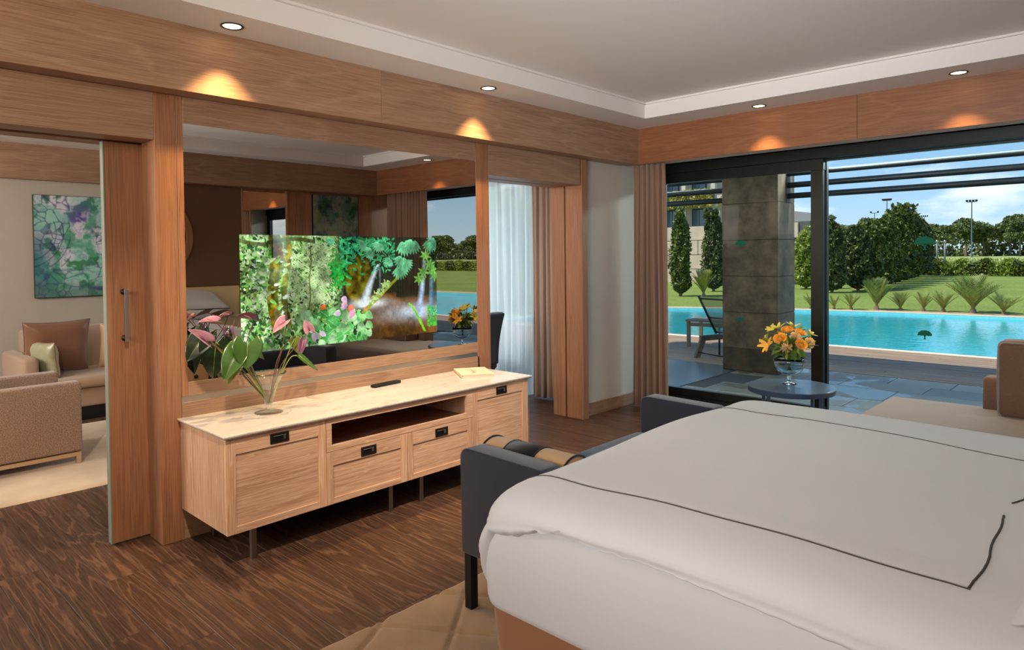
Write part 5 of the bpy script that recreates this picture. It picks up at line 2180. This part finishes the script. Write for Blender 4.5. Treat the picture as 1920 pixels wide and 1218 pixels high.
ms = n.nodes.new('ShaderNodeMixShader')
n.links.new(fr.outputs[0], ms.inputs[0])
n.links.new(tr.outputs[0], ms.inputs[1])
n.links.new(gl.outputs[0], ms.inputs[2])
n.links.new(ms.outputs[0], n.nodes['Material Output'].inputs[0])
mb = MB()
mb.add([(x, y, -.075) for x, y in shape], [tuple(range(nn))])
mb.build('water', wat, pool)
mb = MB()
ww = .16
for seq, s in ((near, -1), (farp, 1)):
    for (a, b_) in zip(seq, seq[1:]):
        lo = -.03
        hi = -.012
        q = [(a[0], a[1]), (b_[0], b_[1]), (b_[0], b_[1] + s * ww), (a[0], a[1] + s * ww)]
        if s > 0:
            q = q[::-1]
        q = q[::-1] if s < 0 else q
        mb.prism(q, lo, hi)
mb.build('coping', cop, pool)

# lawn with soil strip along the pool
lawn_m, n, b = newmat('lawn_grass')
T = n.nodes.new
K = n.links.new
t = T('ShaderNodeTexCoord')
a_ = T('ShaderNodeTexNoise')
a_.inputs['Scale'].default_value = .35
a_.inputs['Detail'].default_value = 6
K(t.outputs['Object'], a_.inputs['Vector'])
f_ = T('ShaderNodeTexNoise')
f_.inputs['Scale'].default_value = 18
f_.inputs['Detail'].default_value = 4
mpp = T('ShaderNodeMapping')
mpp.inputs['Scale'].default_value = (1, .45, 1)
K(t.outputs['Object'], mpp.inputs[0])
K(mpp.outputs[0], f_.inputs['Vector'])
c1 = T('ShaderNodeMixRGB')
c1.inputs[1].default_value = c4(lin((98, 112, 52)))
c1.inputs[2].default_value = c4(lin((140, 154, 76)))
K(a_.outputs[0], c1.inputs[0])
r = T('ShaderNodeMapRange')
r.inputs[1].default_value = .3
r.inputs[2].default_value = .7
r.inputs[3].default_value = .72
r.inputs[4].default_value = 1.28
K(f_.outputs[0], r.inputs[0])
s = T('ShaderNodeVectorMath')
s.operation = 'SCALE'
K(c1.outputs[0], s.inputs[0])
K(r.outputs[0], s.inputs['Scale'])
K(s.outputs[0], b.inputs['Base Color'])
b.inputs['Roughness'].default_value = .9
b.inputs['Specular IOR Level'].default_value = .15
bp = T('ShaderNodeBump')
bp.inputs['Strength'].default_value = .6
bp.inputs['Distance'].default_value = .05
K(f_.outputs[0], bp.inputs['Height'])
K(bp.outputs[0], b.inputs['Normal'])
field_m = plain('dry_field', (152, 160, 92), .95, var=.28, vscale=.12, bump=.4, bscale=3)
soil_m = plain('sandy_soil', (178, 150, 116), .95, var=.15, vscale=2, bump=.5, bscale=30)
mb = MB()
fp = [(p[0], p[1] + .16) for p in farp]
fp2 = [(26, 14.35), (6, 14.4), (1.5, 14.25), (-.9, 14.15), (-2.05, 13.75), (-3.3, 13.40), (-4.6, 12.95), (-6.3, 12.1), (-7.7, 11.5)]
mb = MB()
for i in range(len(fp) - 1):
    mb.add([(*fp[i], -.02), (*fp[i + 1], -.02), (*fp2[i + 1], -.012), (*fp2[i], -.012)], [(0, 1, 2, 3)])
struct(mb.build('soil_strip', soil_m))
for f in (mb,):
    pass
mb = MB()
q = [(120, 14.35)] + fp2 + [(-7.7, 11.0), (-7.9, 5.4), (-7.9, 3.0), (-60, 3.0), (-60, 44.6), (120, 44.6)]
mb.add([(x, y, -.012) for x, y in q], [tuple(range(len(q)))])
mb.add([(26, 5.0, -.03), (120, 5.0, -.03), (120, 14.35, -.012), (26, 14.35, -.012)], [(0, 1, 2, 3)])
mb.add([(-60, -10, -.05), (-9.0, -10, -.05), (-9.0, 3.0, -.012), (-60, 3.0, -.012)], [(0, 1, 2, 3)])
lawn = struct(mb.build('lawn', lawn_m))
mb = MB()
mb.add([(-400, 44.6, -.03), (500, 44.6, -.03), (500, 460, -.03), (-400, 460, -.03)], [(0, 1, 2, 3)])
struct(mb.build('field', field_m))
# ground under the house so that no gap opens
struct(bx(-60, 60, -30, .60, -.40, -.30).build('ground', joint_m))

# roof over the terrace and upper storey edge (they shade it)
rf = struct(bx(-3.8, 9.0, .30, 3.34, 2.96, 3.15).build('roof', plain('terrace_soffit', (206, 202, 196), .8)))
struct(bx(-5.3, 4.5, -8.9, .31, 2.955, 3.15).build('roof_slab', ceil_m))
struct(bx(4.15, 9.0, .30, .60, -.02, 2.96).build('wall_outside_right', wallp_m))
struct(bx(-9.0, -5.2, .30, .60, -.02, 2.96).build('wall_outside_left', wallp_m))
struct(bx(-.49, -.21, .30, .62, -.02, 2.96).build('wall_outside_pier', wallp_m))
struct(bx(-.2, 4.15, .56, .80, 2.43, 2.96).build('wall_window_head', frame_m))

# travertine column of stacked blocks
trav, n, b = newmat('travertine')
t = n.nodes.new('ShaderNodeTexCoord')
oi = n.nodes.new('ShaderNodeObjectInfo')
a_ = n.nodes.new('ShaderNodeTexNoise')
a_.inputs['Scale'].default_value = 5
a_.inputs['Detail'].default_value = 9
a_.inputs['Roughness'].default_value = .65
n.links.new(t.outputs['Object'], a_.inputs['Vector'])
r = n.nodes.new('ShaderNodeValToRGB')
r.color_ramp.elements[0].position = .35
r.color_ramp.elements[0].color = c4(lin((84, 66, 50)))
r.color_ramp.elements[1].position = .68
r.color_ramp.elements[1].color = c4(lin((134, 112, 88)))
n.links.new(a_.outputs[0], r.inputs[0])
n.links.new(r.outputs[0], b.inputs['Base Color'])
b.inputs['Roughness'].default_value = .55
ct = thing('stone_column', (-.12, 3.0, -.01), 'square travertine column of stacked blocks on the terrace', 'column')
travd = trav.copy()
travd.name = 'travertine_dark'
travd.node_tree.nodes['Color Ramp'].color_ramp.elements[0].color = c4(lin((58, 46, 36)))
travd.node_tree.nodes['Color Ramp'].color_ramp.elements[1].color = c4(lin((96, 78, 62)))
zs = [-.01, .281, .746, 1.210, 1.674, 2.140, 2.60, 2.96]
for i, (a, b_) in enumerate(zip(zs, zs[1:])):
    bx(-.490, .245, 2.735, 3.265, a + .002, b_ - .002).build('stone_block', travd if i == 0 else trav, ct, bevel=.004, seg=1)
bx(-.48, .235, 2.745, 3.255, 0, 2.95).build('core', joint_m, ct)

# aluminium louvres between the columns
lvm = plain('louvre_aluminium', (62, 66, 72), .45, .4, bump=.03)


def louvre(x0, x1, label):
    t = thing('louvre_screen', ((x0 + x1) / 2, 3.05, 2.2), label, 'louvre')
    for zc in (2.222, 2.358, 2.505):
        m_ = MB()
        K_ = 16
        pr_ = [(3.05 + .048 * math.cos(2 * PI * k / K_), zc + .036 * math.sin(2 * PI * k / K_) + .012 * math.cos(2 * PI * k / K_)) for k in range(K_)]
        vs_ = [(x0, y_, z_) for y_, z_ in pr_] + [(x1, y_, z_) for y_, z_ in pr_]
        m_.add(vs_, [tuple(range(K_)), tuple(range(K_, 2 * K_))[::-1]] + [(i, K_ + i, K_ + (i + 1) % K_, (i + 1) % K_) for i in range(K_)])
        o_ = m_.build('slat', lvm, t, True, bevel=0)
    for xx in (x0, x1 - .006):
        bx(xx, xx + .006, 2.985, 3.115, 2.14, 2.60).build('bracket', lvm, t)


louvre(.247, 4.95, 'dark horizontal louvre slats running right from the stone column')
louvre(-3.8, -.492, 'dark horizontal louvre slats running left from the stone column')

# ---------------------------------------------------------------- sun loungers
lmt = plain('lounger_frame', (58, 60, 60), .45, .4, bump=.05)
lwood = plain('lounger_wood', (112, 98, 84), .6, var=.1, vscale=20)
mesh_m, n, b = newmat('sling_mesh')
b.inputs['Base Color'].default_value = c4(lin((120, 128, 120)))
b.inputs['Roughness'].default_value = .7
tr = n.nodes.new('ShaderNodeBsdfTransparent')
ms = n.nodes.new('ShaderNodeMixShader')
ms.inputs[0].default_value = .62
n.links.new(tr.outputs[0], ms.inputs[1])
n.links.new(b.outputs[0], ms.inputs[2])
n.links.new(ms.outputs[0], n.nodes['Material Output'].inputs[0])


def lounger(loc, rz, label):
    t = thing('sun_lounger', loc, label, 'sun lounger')
    WL[t.name] = (0, 0, 0)
    a0, a1 = Vector((.36, 0, .34)), Vector((.02, 0, .905))      # backrest foot -> top in side view
    for sy in (0, -.58):
        MB().tube([a0 + Vector((0, sy, 0)), a1 + Vector((0, sy, 0))], [.020, .016], 8).build('back_frame', lmt, t, True)
        q_ = MB()
        q_.add([(-.06, sy - .02, 0), (.03, sy - .02, 0), (.16, sy - .02, .29), (.06, sy - .02, .29), (-.06, sy + .02, 0), (.03, sy + .02, 0), (.16, sy + .02, .29), (.06, sy + .02, .29)],
               [(0, 1, 2, 3), (7, 6, 5, 4), (0, 4, 5, 1), (1, 5, 6, 2), (2, 6, 7, 3), (3, 7, 4, 0)])
        q_.build('leg', lwood, t)
        bx(.05, 1.42, sy - .02, sy + .02, .24, .32).build('side_rail', lwood, t, bevel=.004)
        bx(1.30, 1.38, sy - .02, sy + .02, 0, .25).build('leg', lwood, t, bevel=.004)
        MB().tube([(.42, sy, 0.0), (.42, sy, .52)], .014, 8).build('prop', lmt, t, True)
    q_ = MB()
    q_.grid(lambda u, v: (a0.x + (a1.x - a0.x) * v - .05 * math.sin(PI * u) * (.5 + .5 * v) * -1, -.58 * u, a0.z + (a1.z - a0.z) * v), 10, 12)
    q_.build('back_sling', mesh_m, t, True)
    for zf in (.03, .42, .93):
        MB().tube([(a0.x + (a1.x - a0.x) * zf + .05 * math.sin(PI * k / 8), -.58 * k / 8, a0.z + (a1.z - a0.z) * zf) for k in range(9)], .012, 8).build('crossbar', lmt, t, True)
    MB().tube([(-.0, 0, .08), (.0, -.58, .08)], .010, 8).build('crossbar', lmt, t, True)
    q_ = MB()
    q_.grid(lambda u, v: (.38 + 1.0 * v, -.03 - .52 * u, .33 - .02 * math.sin(PI * u)), 6, 10)
    q_.build('seat_sling', mesh_m, t, True)
    t.rotation_euler = (0, 0, rz)
    return t


lounger((-1.24, 3.46, -.018), 1.22, 'dark-framed sun lounger with raised mesh back beside the stone column')
t = thing('poolside_table', (-1.75, 4.75, -.018), 'low weathered table by the pool behind the sun lounger', 'table')
WL[t.name] = (0, 0, 0)
bx(-.26, .48, -.30, .30, .415, .445).build('tabletop', lwood, t, bevel=.004)
for x in (-.22, .44):
    for y in (-.26, .26):
        bx(x - .025, x + .025, y - .025, y + .025, 0, .415).build('leg', lwood, t)
bx(-.22, .44, -.27, -.25, .34, .40).build('apron', lwood, t)
t.rotation_euler = (0, 0, .1)

# ---------------------------------------------------------------- planting
lf_a = leafmat('hedge_leaf', (64, 78, 32), (120, 128, 52), trans=.2)
lf_d = leafmat('hedge_leaf_dark', (50, 66, 34), (104, 112, 54), trans=.2)
lf_y = leafmat('shrub_leaf_light', (110, 132, 48), (176, 184, 84), trans=.3)
lf_p = leafmat('pine_needles', (74, 88, 48), (122, 132, 72), trans=.2)  # distance haze put into the colour as a lighter green
lf_c = leafmat('cycad_frond', (96, 110, 40), (150, 152, 70), trans=.2)
bark_m = plain('bark', (124, 104, 86), .9, var=.2, vscale=12, bump=.6, bscale=30)


def column_pts(n_, h, r, rg_, pts=1.0, base=.12):
    z = rg_.uniform(0, 1, n_)
    th = rg_.uniform(0, 2 * PI, n_)
    prof = (np.clip(z * 9, 0, 1) ** .5) * (1 - z ** (5 * pts)) ** .55
    lump = 1 + .16 * np.sin(th * 3 + z * 9) + .12 * np.sin(th * 5 - z * 17 + 1)
    rr_ = r * prof * lump * np.sqrt(rg_.uniform(.35, 1, n_))
    return np.stack([rr_ * np.cos(th), rr_ * np.sin(th), base + z * (h - base)], 1)


def shrub(x, y, h, r, m, label, n_=4200, size=.085, grp=None, spikes=0, seed=1, cat='shrub', name='columnar_shrub'):
    rg_ = np.random.default_rng(seed)
    t = thing(name, (x, y, -.012), label, cat, grp)
    P = column_pts(n_, h, r, rg_)
    if spikes:
        for i in range(spikes):
            a, rr_ = rg_.uniform(0, 6.28), rg_.uniform(0, r * .7)
            hh = rg_.uniform(.2, .75) * (1 if spikes > 12 else .6)
            k = 60
            zz = rg_.uniform(0, 1, k)
            P = np.concatenate([P, np.stack([rr_ * math.cos(a) + rg_.normal(0, .05, k), rr_ * math.sin(a) + rg_.normal(0, .05, k), h * .93 + zz * hh], 1)])
    leafcloud('foliage', P, size, m, t, rng=rg_)
    m_ = MB()
    m_.tube([(0, 0, 0), (.02, .01, h * .5), (0, 0, h * .85)], [.06, .04, .015], 6)
    o_ = m_.build('stem', bark_m, None)
    o_.parent = t
    return t


HP = [(-7.05, 23.6, 2.45, .50, lf_y, 'light green bushy shrub just right of the stone column', 2),
      (-5.25, 21.3, 2.65, .46, lf_d, 'dark columnar shrub immediately right of the window mullion', 6),
      (-4.80, 22.9, 2.45, .50, lf_d, 'second hedge shrub right of the window mullion, after a gap', 3),
      (-4.75, 24.2, 2.65, .50, lf_a, 'low hedge shrub between the second one and the main hedge block', 4),
      (-4.85, 25.7, 2.85, .55, lf_a, 'first shrub of the main hedge block, beside the low one', 4),
      (-5.12, 27.6, 3.00, .62, lf_a, 'middle shrub of the tall hedge, left of the ragged-topped group', 5),
      (-5.42, 29.9, 3.20, .66, lf_a, 'hedge shrub where the tops begin to rise', 7),
      (-5.68, 32.4, 3.45, .72, lf_a, 'ragged-topped shrub with the tallest shoots of the hedge', 26),
      (-6.05, 35.2, 3.60, .75, lf_a, 'ragged-topped shrub just right of the tallest shoots', 14),
      (-6.50, 38.2, 3.60, .80, lf_d, 'third last shrub at the far end of the tall hedge', 8),
      (-6.95, 41.2, 3.60, .80, lf_d, 'second last shrub at the far end of the tall hedge', 5),
      (-7.45, 44.2, 3.55, .80, lf_d, 'last shrub at the far end of the tall hedge', 2)]
for i, (x, y, h, r, m, lb, sp) in enumerate(HP):
    shrub(x, y, h, r, m, lb, n_=5200, size=.085 if i < 6 else .11, seed=40 + i, spikes=sp)
for i, (x, y, h, r, m, lb) in enumerate(((-8.85, 16.4, 3.0, .34, lf_a, 'slender columnar shrub beside the window drape'),
                                         (-9.35, 19.9, 3.2, .42, lf_d, 'slender columnar shrub behind the sun lounger'))):
    shrub(x, y, h, r, m, lb, n_=4000, size=.075, seed=60 + i, spikes=9)
# trees behind the sheer curtain
for i, (x, y, h, r) in enumerate(((-9.4, 7.6, 2.9, .8), (-10.9, 10.4, 3.2, .9), (-11.6, 8.6, 3.4, 1.0), (-13.6, 11.4, 4.0, 1.2))):
    shrub(x, y, h, r, lf_y, ['nearest leafy shrub glimpsed through the sheer curtain', 'leafy shrub glimpsed through the right part of the sheer curtain', 'leafy shrub glimpsed through the left part of the sheer curtain', 'tallest leafy shrub glimpsed far behind the sheer curtain'][i], n_=3600, size=.13, seed=80 + i, spikes=6, name='garden_shrub')

# low clipped hedge at the end of the lawn
base_h = None
hx = -6.6
k = 0
srcs = []
while hx < 62:
    if len(srcs) < 4:
        rg_ = np.random.default_rng(100 + len(srcs))
        t = thing('low_hedge_shrub', (hx, 44.0, -.012), 'low rounded shrub in the clipped hedge at the end of the lawn', 'shrub', 'low hedge at the end of the lawn')
        P = rg_.uniform(-1, 1, (2600, 3))
        P[:, 0] *= .72
        P[:, 1] *= .5
        P[:, 2] = np.abs(P[:, 2]) * (.86 + .16 * np.sin(P[:, 0] * 5)) * .95 + .08
        leafcloud('foliage', P, .12, lf_y if len(srcs) % 2 else lf_a, t, rng=rg_)
        srcs.append(t)
    else:
        t = copy_tree(srcs[k % 4])
        t.location = (hx, 44.0 + .1 * math.sin(k), -.012)
        t.scale = (1, 1, .92 + .16 * ((k * 37) % 10) / 10)
    hx += 1.22
    k += 1

# cycads along the far edge of the pool


def cycad(x, y, h, w, n_, label, seed=0, stiff=.5):
    rg_ = random.Random(seed)
    t = thing('cycad', (x, y, -.014), label, 'plant')
    for i in range(n_):
        a = 2 * PI * i / n_ + rg_.uniform(-.15, .15)
        el = rg_.uniform(.35, 1.0)
        L_ = math.hypot(h, w / 2) * rg_.uniform(.82, 1.0)
        tx = math.cos(a) * w / 2 * (1.12 - el * .75)
        ty = math.sin(a) * w / 2 * (1.12 - el * .75)
        tz = h * (.45 + .55 * el)
        pts = []
        for s_ in range(9):
            f_ = s_ / 8
            pts.append(Vector((tx * f_ ** 1.15, ty * f_ ** 1.15, .08 * h + tz * (f_ ** .85) * (1.05 - .10 * f_ * f_))))
        m_ = MB()
        m_.tube(pts, [.012, .011, .010, .009, .008, .007, .005, .004, .002], 4)
        side = Vector((-math.sin(a), math.cos(a), 0))
        for s_ in range(1, 8):
            for e_ in (0, .5):
                p0 = pts[s_].lerp(pts[s_ + 1], e_)
                dr = (pts[s_ + 1] - pts[s_]).normalized()
                ll = .17 * h / .8 * math.sin(PI * (s_ + e_) / 8.6) ** .6
                for sg in (1, -1):
                    tip = p0 + side * sg * ll * .75 + dr * ll * .65 + Vector((0, 0, ll * .2))
                    wv = dr * ll * .13
                    m_.add([p0 - wv, p0 + wv, tip], [(0, 1, 2)])
        o_ = m_.build('frond', lf_c, None)
        o_.parent = t
    o_ = MB().tube([(0, 0, 0), (0, 0, .13 * h)], [.07 * h / .8, .05], 8).build('trunk', bark_m, None)
    o_.parent = t


for i, (px, py, h, w, n_, lb) in enumerate((
        (-8.00, 16.50, .95, 1.3, 20, 'pale cycad behind the raised back of the sun lounger'),
        (-3.15, 13.30, .42, .62, 14, 'small cycad between the stone column and the window mullion'),
        (-2.62, 13.50, .36, .60, 12, 'small cycad half behind the window mullion'),
        (-2.23, 13.62, .42, .85, 16, 'low spreading cycad first right of the window mullion'),
        (-1.68, 13.85, .86, 1.05, 24, 'large upright cycad left of the middle of the pool edge'),
        (-1.15, 14.00, .48, .85, 14, 'small cycad right of the large upright one'),
        (-.65, 14.08, .50, .62, 12, 'narrow small cycad at the middle of the pool edge'),
        (-.22, 14.12, .54, .84, 14, 'small cycad left of the largest one'),
        (.40, 14.15, .94, 1.60, 26, 'largest spreading cycad at the pool edge'),
        (1.02, 14.10, .55, 1.05, 14, 'small cycad right of the largest one'),
        (2.6, 14.2, .9, 1.2, 16, 'cycad just right of the main view, seen in the wall mirror'),
        (6.6, 14.3, 1.0, 1.4, 18, 'cycad far right of the main view, seen in the wall mirror'))):
    cycad(px, py, h, w, n_, lb, seed=i)

# umbrella pines at the horizon
pine_src = []


def pine(seed, h=13):
    rg_ = np.random.default_rng(seed)
    t = thing('umbrella_pine', (0, 0, 0), 'umbrella pine in the distant row beyond the field', 'tree', 'umbrella pines beyond the field')
    P = []
    blobs = []
    for i in range(17):
        a, rr_ = rg_.uniform(0, 6.28), rg_.uniform(0, 4.8)
        blobs.append((rr_ * math.cos(a), rr_ * math.sin(a), h * .70 + rg_.uniform(-2.8, 1.9) - .10 * rr_, rg_.uniform(1.6, 2.6)))
    for (cx_, cy_, cz_, r_) in blobs:
        q_ = rg_.normal(size=(330, 3))
        q_ /= np.linalg.norm(q_, axis=1)[:, None]
        q_ *= r_ * rg_.uniform(.6, 1, (330, 1))
        q_[:, 2] *= .58
        P.append(q_ + [cx_, cy_, cz_])
    leafcloud('crown', np.concatenate(P), .55, lf_p, t, el=1.2, rng=rg_)
    m_ = MB()
    lx, ly = rg_.uniform(-.8, .8, 2)
    m_.tube([(0, 0, 0), (lx * .5, ly * .5, h * .35), (lx, ly, h * .66)], [.34, .26, .16], 7)
    for (cx_, cy_, cz_, r_) in blobs[:6]:
        m_.tube([(lx * .8, ly * .8, h * .5), ((lx + cx_) / 2, (ly + cy_) / 2, (h * .6 + cz_) / 2), (cx_, cy_, cz_)], [.15, .10, .05], 5)
    o_ = m_.build('trunk', bark_m, None)
    o_.parent = t
    return t


for s in range(5):
    pine_src.append(pine(200 + s))
rg = random.Random(77)
spots = []
for k in range(60):
    x = (-95 + k * 4.2 if k < 22 else 60 + (k - 22) * 6.2) + rg.uniform(-1.2, 1.2)
    yy = rg.uniform(196, 236)
    spots.append((x, yy, rg.uniform(.78, 1.08)))
for i, (x, yy, s_) in enumerate(spots):
    t = pine_src[i] if i < 5 else copy_tree(pine_src[i % 5])
    t.location = (x, yy, -.02)
    t.scale = (s_, s_, s_ * .98)
    t.rotation_euler = (0, 0, rg.uniform(0, 6.28))
# pines the photograph shows singly get their own words
def px_of(o):
    v = Mx.inverted() @ o.location
    return 961.9 + 1276.85 * v.x / -v.z


vis = sorted([o for o in bpy.data.objects if o.name.startswith('umbrella_pine') and 1735 < px_of(o) < 1925], key=px_of)
words = ['umbrella pine nearest the far end of the tall hedge', 'umbrella pine second from the far end of the tall hedge', 'umbrella pine just left of the right floodlight mast',
         'umbrella pine standing at the right floodlight mast', 'umbrella pine just right of the right floodlight mast', 'umbrella pine in the gap right of the floodlight mast',
         'umbrella pine third from the right edge of the view', 'umbrella pine second from the right edge of the view', 'umbrella pine at the right edge of the view']
for i, o in enumerate(vis):
    if len(vis) <= len(words):
        o['label'] = words[i if i < len(vis) // 2 else len(words) - len(vis) + i]
# undergrowth beneath the pines
rg_ = np.random.default_rng(5)
P = np.stack([rg_.uniform(-110, 350, 26000), rg_.uniform(238, 250, 26000), rg_.uniform(0, 1, 26000) ** 1.2 * 8.5], 1)
o = leafcloud('undergrowth', P, .9, lf_p, None, rng=rg_)
tag(o, 'dark undergrowth behind the trunks of the distant pines', 'bushes', kind='stuff')
P = np.stack([rg_.uniform(-60, 200, 30000), rg_.uniform(45.5, 120, 30000), rg_.uniform(0, .38, 30000)], 1)
o = leafcloud('field_grass', P, .16, leafmat('dry_grass', (124, 136, 74), (176, 178, 112), trans=.2), None, el=3, up=2.5, rng=rg_)
tag(o, 'tall dry grass growing in the field beyond the low hedge', 'grass', kind='stuff')

# floodlight masts
mast_m = plain('mast_steel', (110, 118, 124), .5, .5)


def mast(x, y, h, label, heads=4, w=1.5):
    t = thing('floodlight_mast', (x, y, 0), label, 'floodlight')
    WL[t.name] = (0, 0, 0)
    MB().tube([(0, 0, 0), (0, 0, h)], [.20, .11], 8).build('pole', mast_m, t)
    w *= .6
    bx(-w, w, -.06, .06, h - .1, h + .05).build('crossbar', mast_m, t)
    for i in range(heads):
        a = -w + 2 * w * i / (heads - 1)
        bx(a - .24, a + .24, -.3, .1, h + .05, h + .5).build('lamp_head', black_m, t, bevel=.05)


mast(-28.6, 189, 13.3, 'tall floodlight mast at the right above the pines', 4, 1.6)
mast(-51.2, 205, 15.9, 'tall floodlight mast above the middle of the hedge', 5, 1.7)
mast(-59.6, 224, 13.6, 'shorter floodlight mast left of the tall one above the hedge', 2, 1.7)
mast(-62.6, 300, 15.2, 'distant floodlight rack right of the ragged shrub top', 4, 1.8)
mast(150, 205, 24, 'tall floodlight mast outside the view, seen in the wall mirror', 4, 2)
# garden lamp posts beyond the low hedge
for x, y, lb in ((-9.25, 58.0, 'grey garden bollard post beyond the low hedge, left of the pair'), (-9.0, 59.5, 'grey garden bollard post beyond the low hedge, right of the pair')):
    t = thing('garden_post', (x, y, 0), lb, 'lamp post')
    WL[t.name] = (0, 0, 0)
    MB().tube([(0, 0, 0), (0, 0, 2.2)], .07, 10).build('pole', mast_m, t, True)
    MB().lathe([(0, 2.2), (.09, 2.2), (.12, 2.28), (.09, 2.42), (0, 2.45)], (0, 0, 0), 12).build('lamp_head', steel_m, t, True)

# stone garden wall and house on the left
gst = plain('garden_wall_stone', (192, 172, 154), .85, var=.10, vscale=2, bump=.4, bscale=30)
gw = struct(bx(-34, -8.2, 27.3, 27.8, -.1, 3.0).build('garden_wall', joint_m))
cache = None
for r_ in range(4):
    for c_ in range(22):
        x = -34 + c_ * 1.18 + (.5 if r_ % 2 else 0)
        if x + 1.16 > -8.1:
            continue
        if cache is None:
            o_ = bx(0.01, 1.17, 0, .10, .01, .74).build('stone_block', gst, None, bevel=.02, seg=1)
            cache = o_.data
        else:
            o_ = bpy.data.objects.new('stone_block', cache)
            COL.objects.link(o_)
        o_.parent = gw
        o_.location = (x, 27.22 - rg.uniform(0, .015), -.05 + r_ * .755)
# greek-key relief slabs let into the wall
for x in (-15.25, -18.3, -21.3):
    m_ = MB()
    for k in range(6):
        z_ = 1.15 + k * .13
        m_.box(x - .45, x + .45, 27.06, 27.20, z_, z_ + .05)
        m_.box(x - .45 + (k % 2) * .8, x - .35 + (k % 2) * .8, 27.06, 27.20, z_, z_ + .16)
    o_ = m_.build('relief', gst, gw)
# sloping grey retaining wall behind the column
m_ = MB()
m_.add([(-14.5, 34, 0), (-10.2, 34, 0), (-10.2, 34.4, 0), (-14.5, 34.4, 0), (-14.5, 34, 4.4), (-10.2, 34, 3.7), (-10.2, 34.4, 3.7), (-14.5, 34.4, 4.4)],
       [(0, 3, 2, 1), (4, 5, 6, 7), (0, 1, 5, 4), (1, 2, 6, 5), (2, 3, 7, 6), (3, 0, 4, 7)])
struct(m_.build('retaining_wall', plain('grey_render', (140, 140, 142), .85, var=.05, vscale=2)))
hs = thing('neighbour_house', (-30, 44, 0), 'pale multi-storey house with balconies behind the left garden wall', 'building')
WL[hs.name] = (0, 0, 0)
hwall = plain('house_render', (196, 184, 172), .85, var=.05, vscale=.4)
gl_d = plain('house_glass', (90, 108, 120), .1, spec=.8)
# local coords around (-30,44)
hs_l = [(-14, 9.2, 0, 9, 0, 8.6)]
for q in hs_l:
    bx(*q).build('walls', hwall, hs)
for k in range(9):
    x = -12.6 + k * 2.4
    for z_ in (3.4, 6.0):
        f_ = bx(x, x + 1.25, -.06, .05, z_, z_ + 1.7).build('window', frame_m, hs)
        WL[f_.name] = (0, 0, 0)
        bx(x + .08, x + .60, -.08, -.05, z_ + .08, z_ + 1.62).build('pane', gl_d, f_)
        bx(x + .66, x + 1.17, -.08, -.05, z_ + .08, z_ + 1.62).build('pane', gl_d, f_)
for z_ in (2.9, 5.5, 8.2):
    bx(-14, 9.4, -1.1, .0, z_, z_ + .22).build('balcony_slab', hwall, hs)
for k in range(10):
    x = -13.6 + k * 2.5
    bx(x - .18, x + .18, -1.05, -.7, 0, 8.3).build('pier', hwall, hs)
P = np.stack([rg_.uniform(-14, 9, 9000), rg_.uniform(-1.4, -1.05, 9000), rg_.uniform(5.2, 6.5, 9000)], 1)
o = leafcloud('hanging_plants', P, .14, leafmat('hanging_yellow', (150, 150, 60), (206, 190, 96)), hs, el=2.5)
# palm near the house
pt = thing('palm_tree', (-14.2, 33.5, 0), 'palm tree rising behind the columnar shrubs on the left', 'tree')
WL[pt.name] = (0, 0, 0)
MB().tube([(0, 0, 0), (.1, 0, 2.5), (0, 0, 5.0)], [.28, .24, .2], 9).build('trunk', plain('palm_bark', (140, 96, 74), .9, bump=.6, bscale=20), pt, True)
for i in range(22):
    a = 2 * PI * i / 22 + .1
    el = random.uniform(.1, 1.1)
    m_ = MB()
    pts = [Vector((math.cos(a) * 1.9 * f_ * math.cos(el * .6), math.sin(a) * 1.9 * f_ * math.cos(el * .6), 5.0 + 1.5 * f_ * el - 1.5 * f_ * f_)) for f_ in [k / 8 for k in range(9)]]
    m_.tube(pts, .02, 4)
    side = Vector((-math.sin(a), math.cos(a), 0))
    for s_ in range(1, 8):
        for sg in (1, -1):
            p0 = pts[s_]
            tip = p0 + side * sg * .35 + Vector((0, 0, -.25)) + (pts[s_] - pts[s_ - 1]) * .8
            m_.add([p0, p0 + (pts[s_] - pts[s_ - 1]) * .3, tip], [(0, 1, 2)])
    m_.build('frond', lf_c, pt)
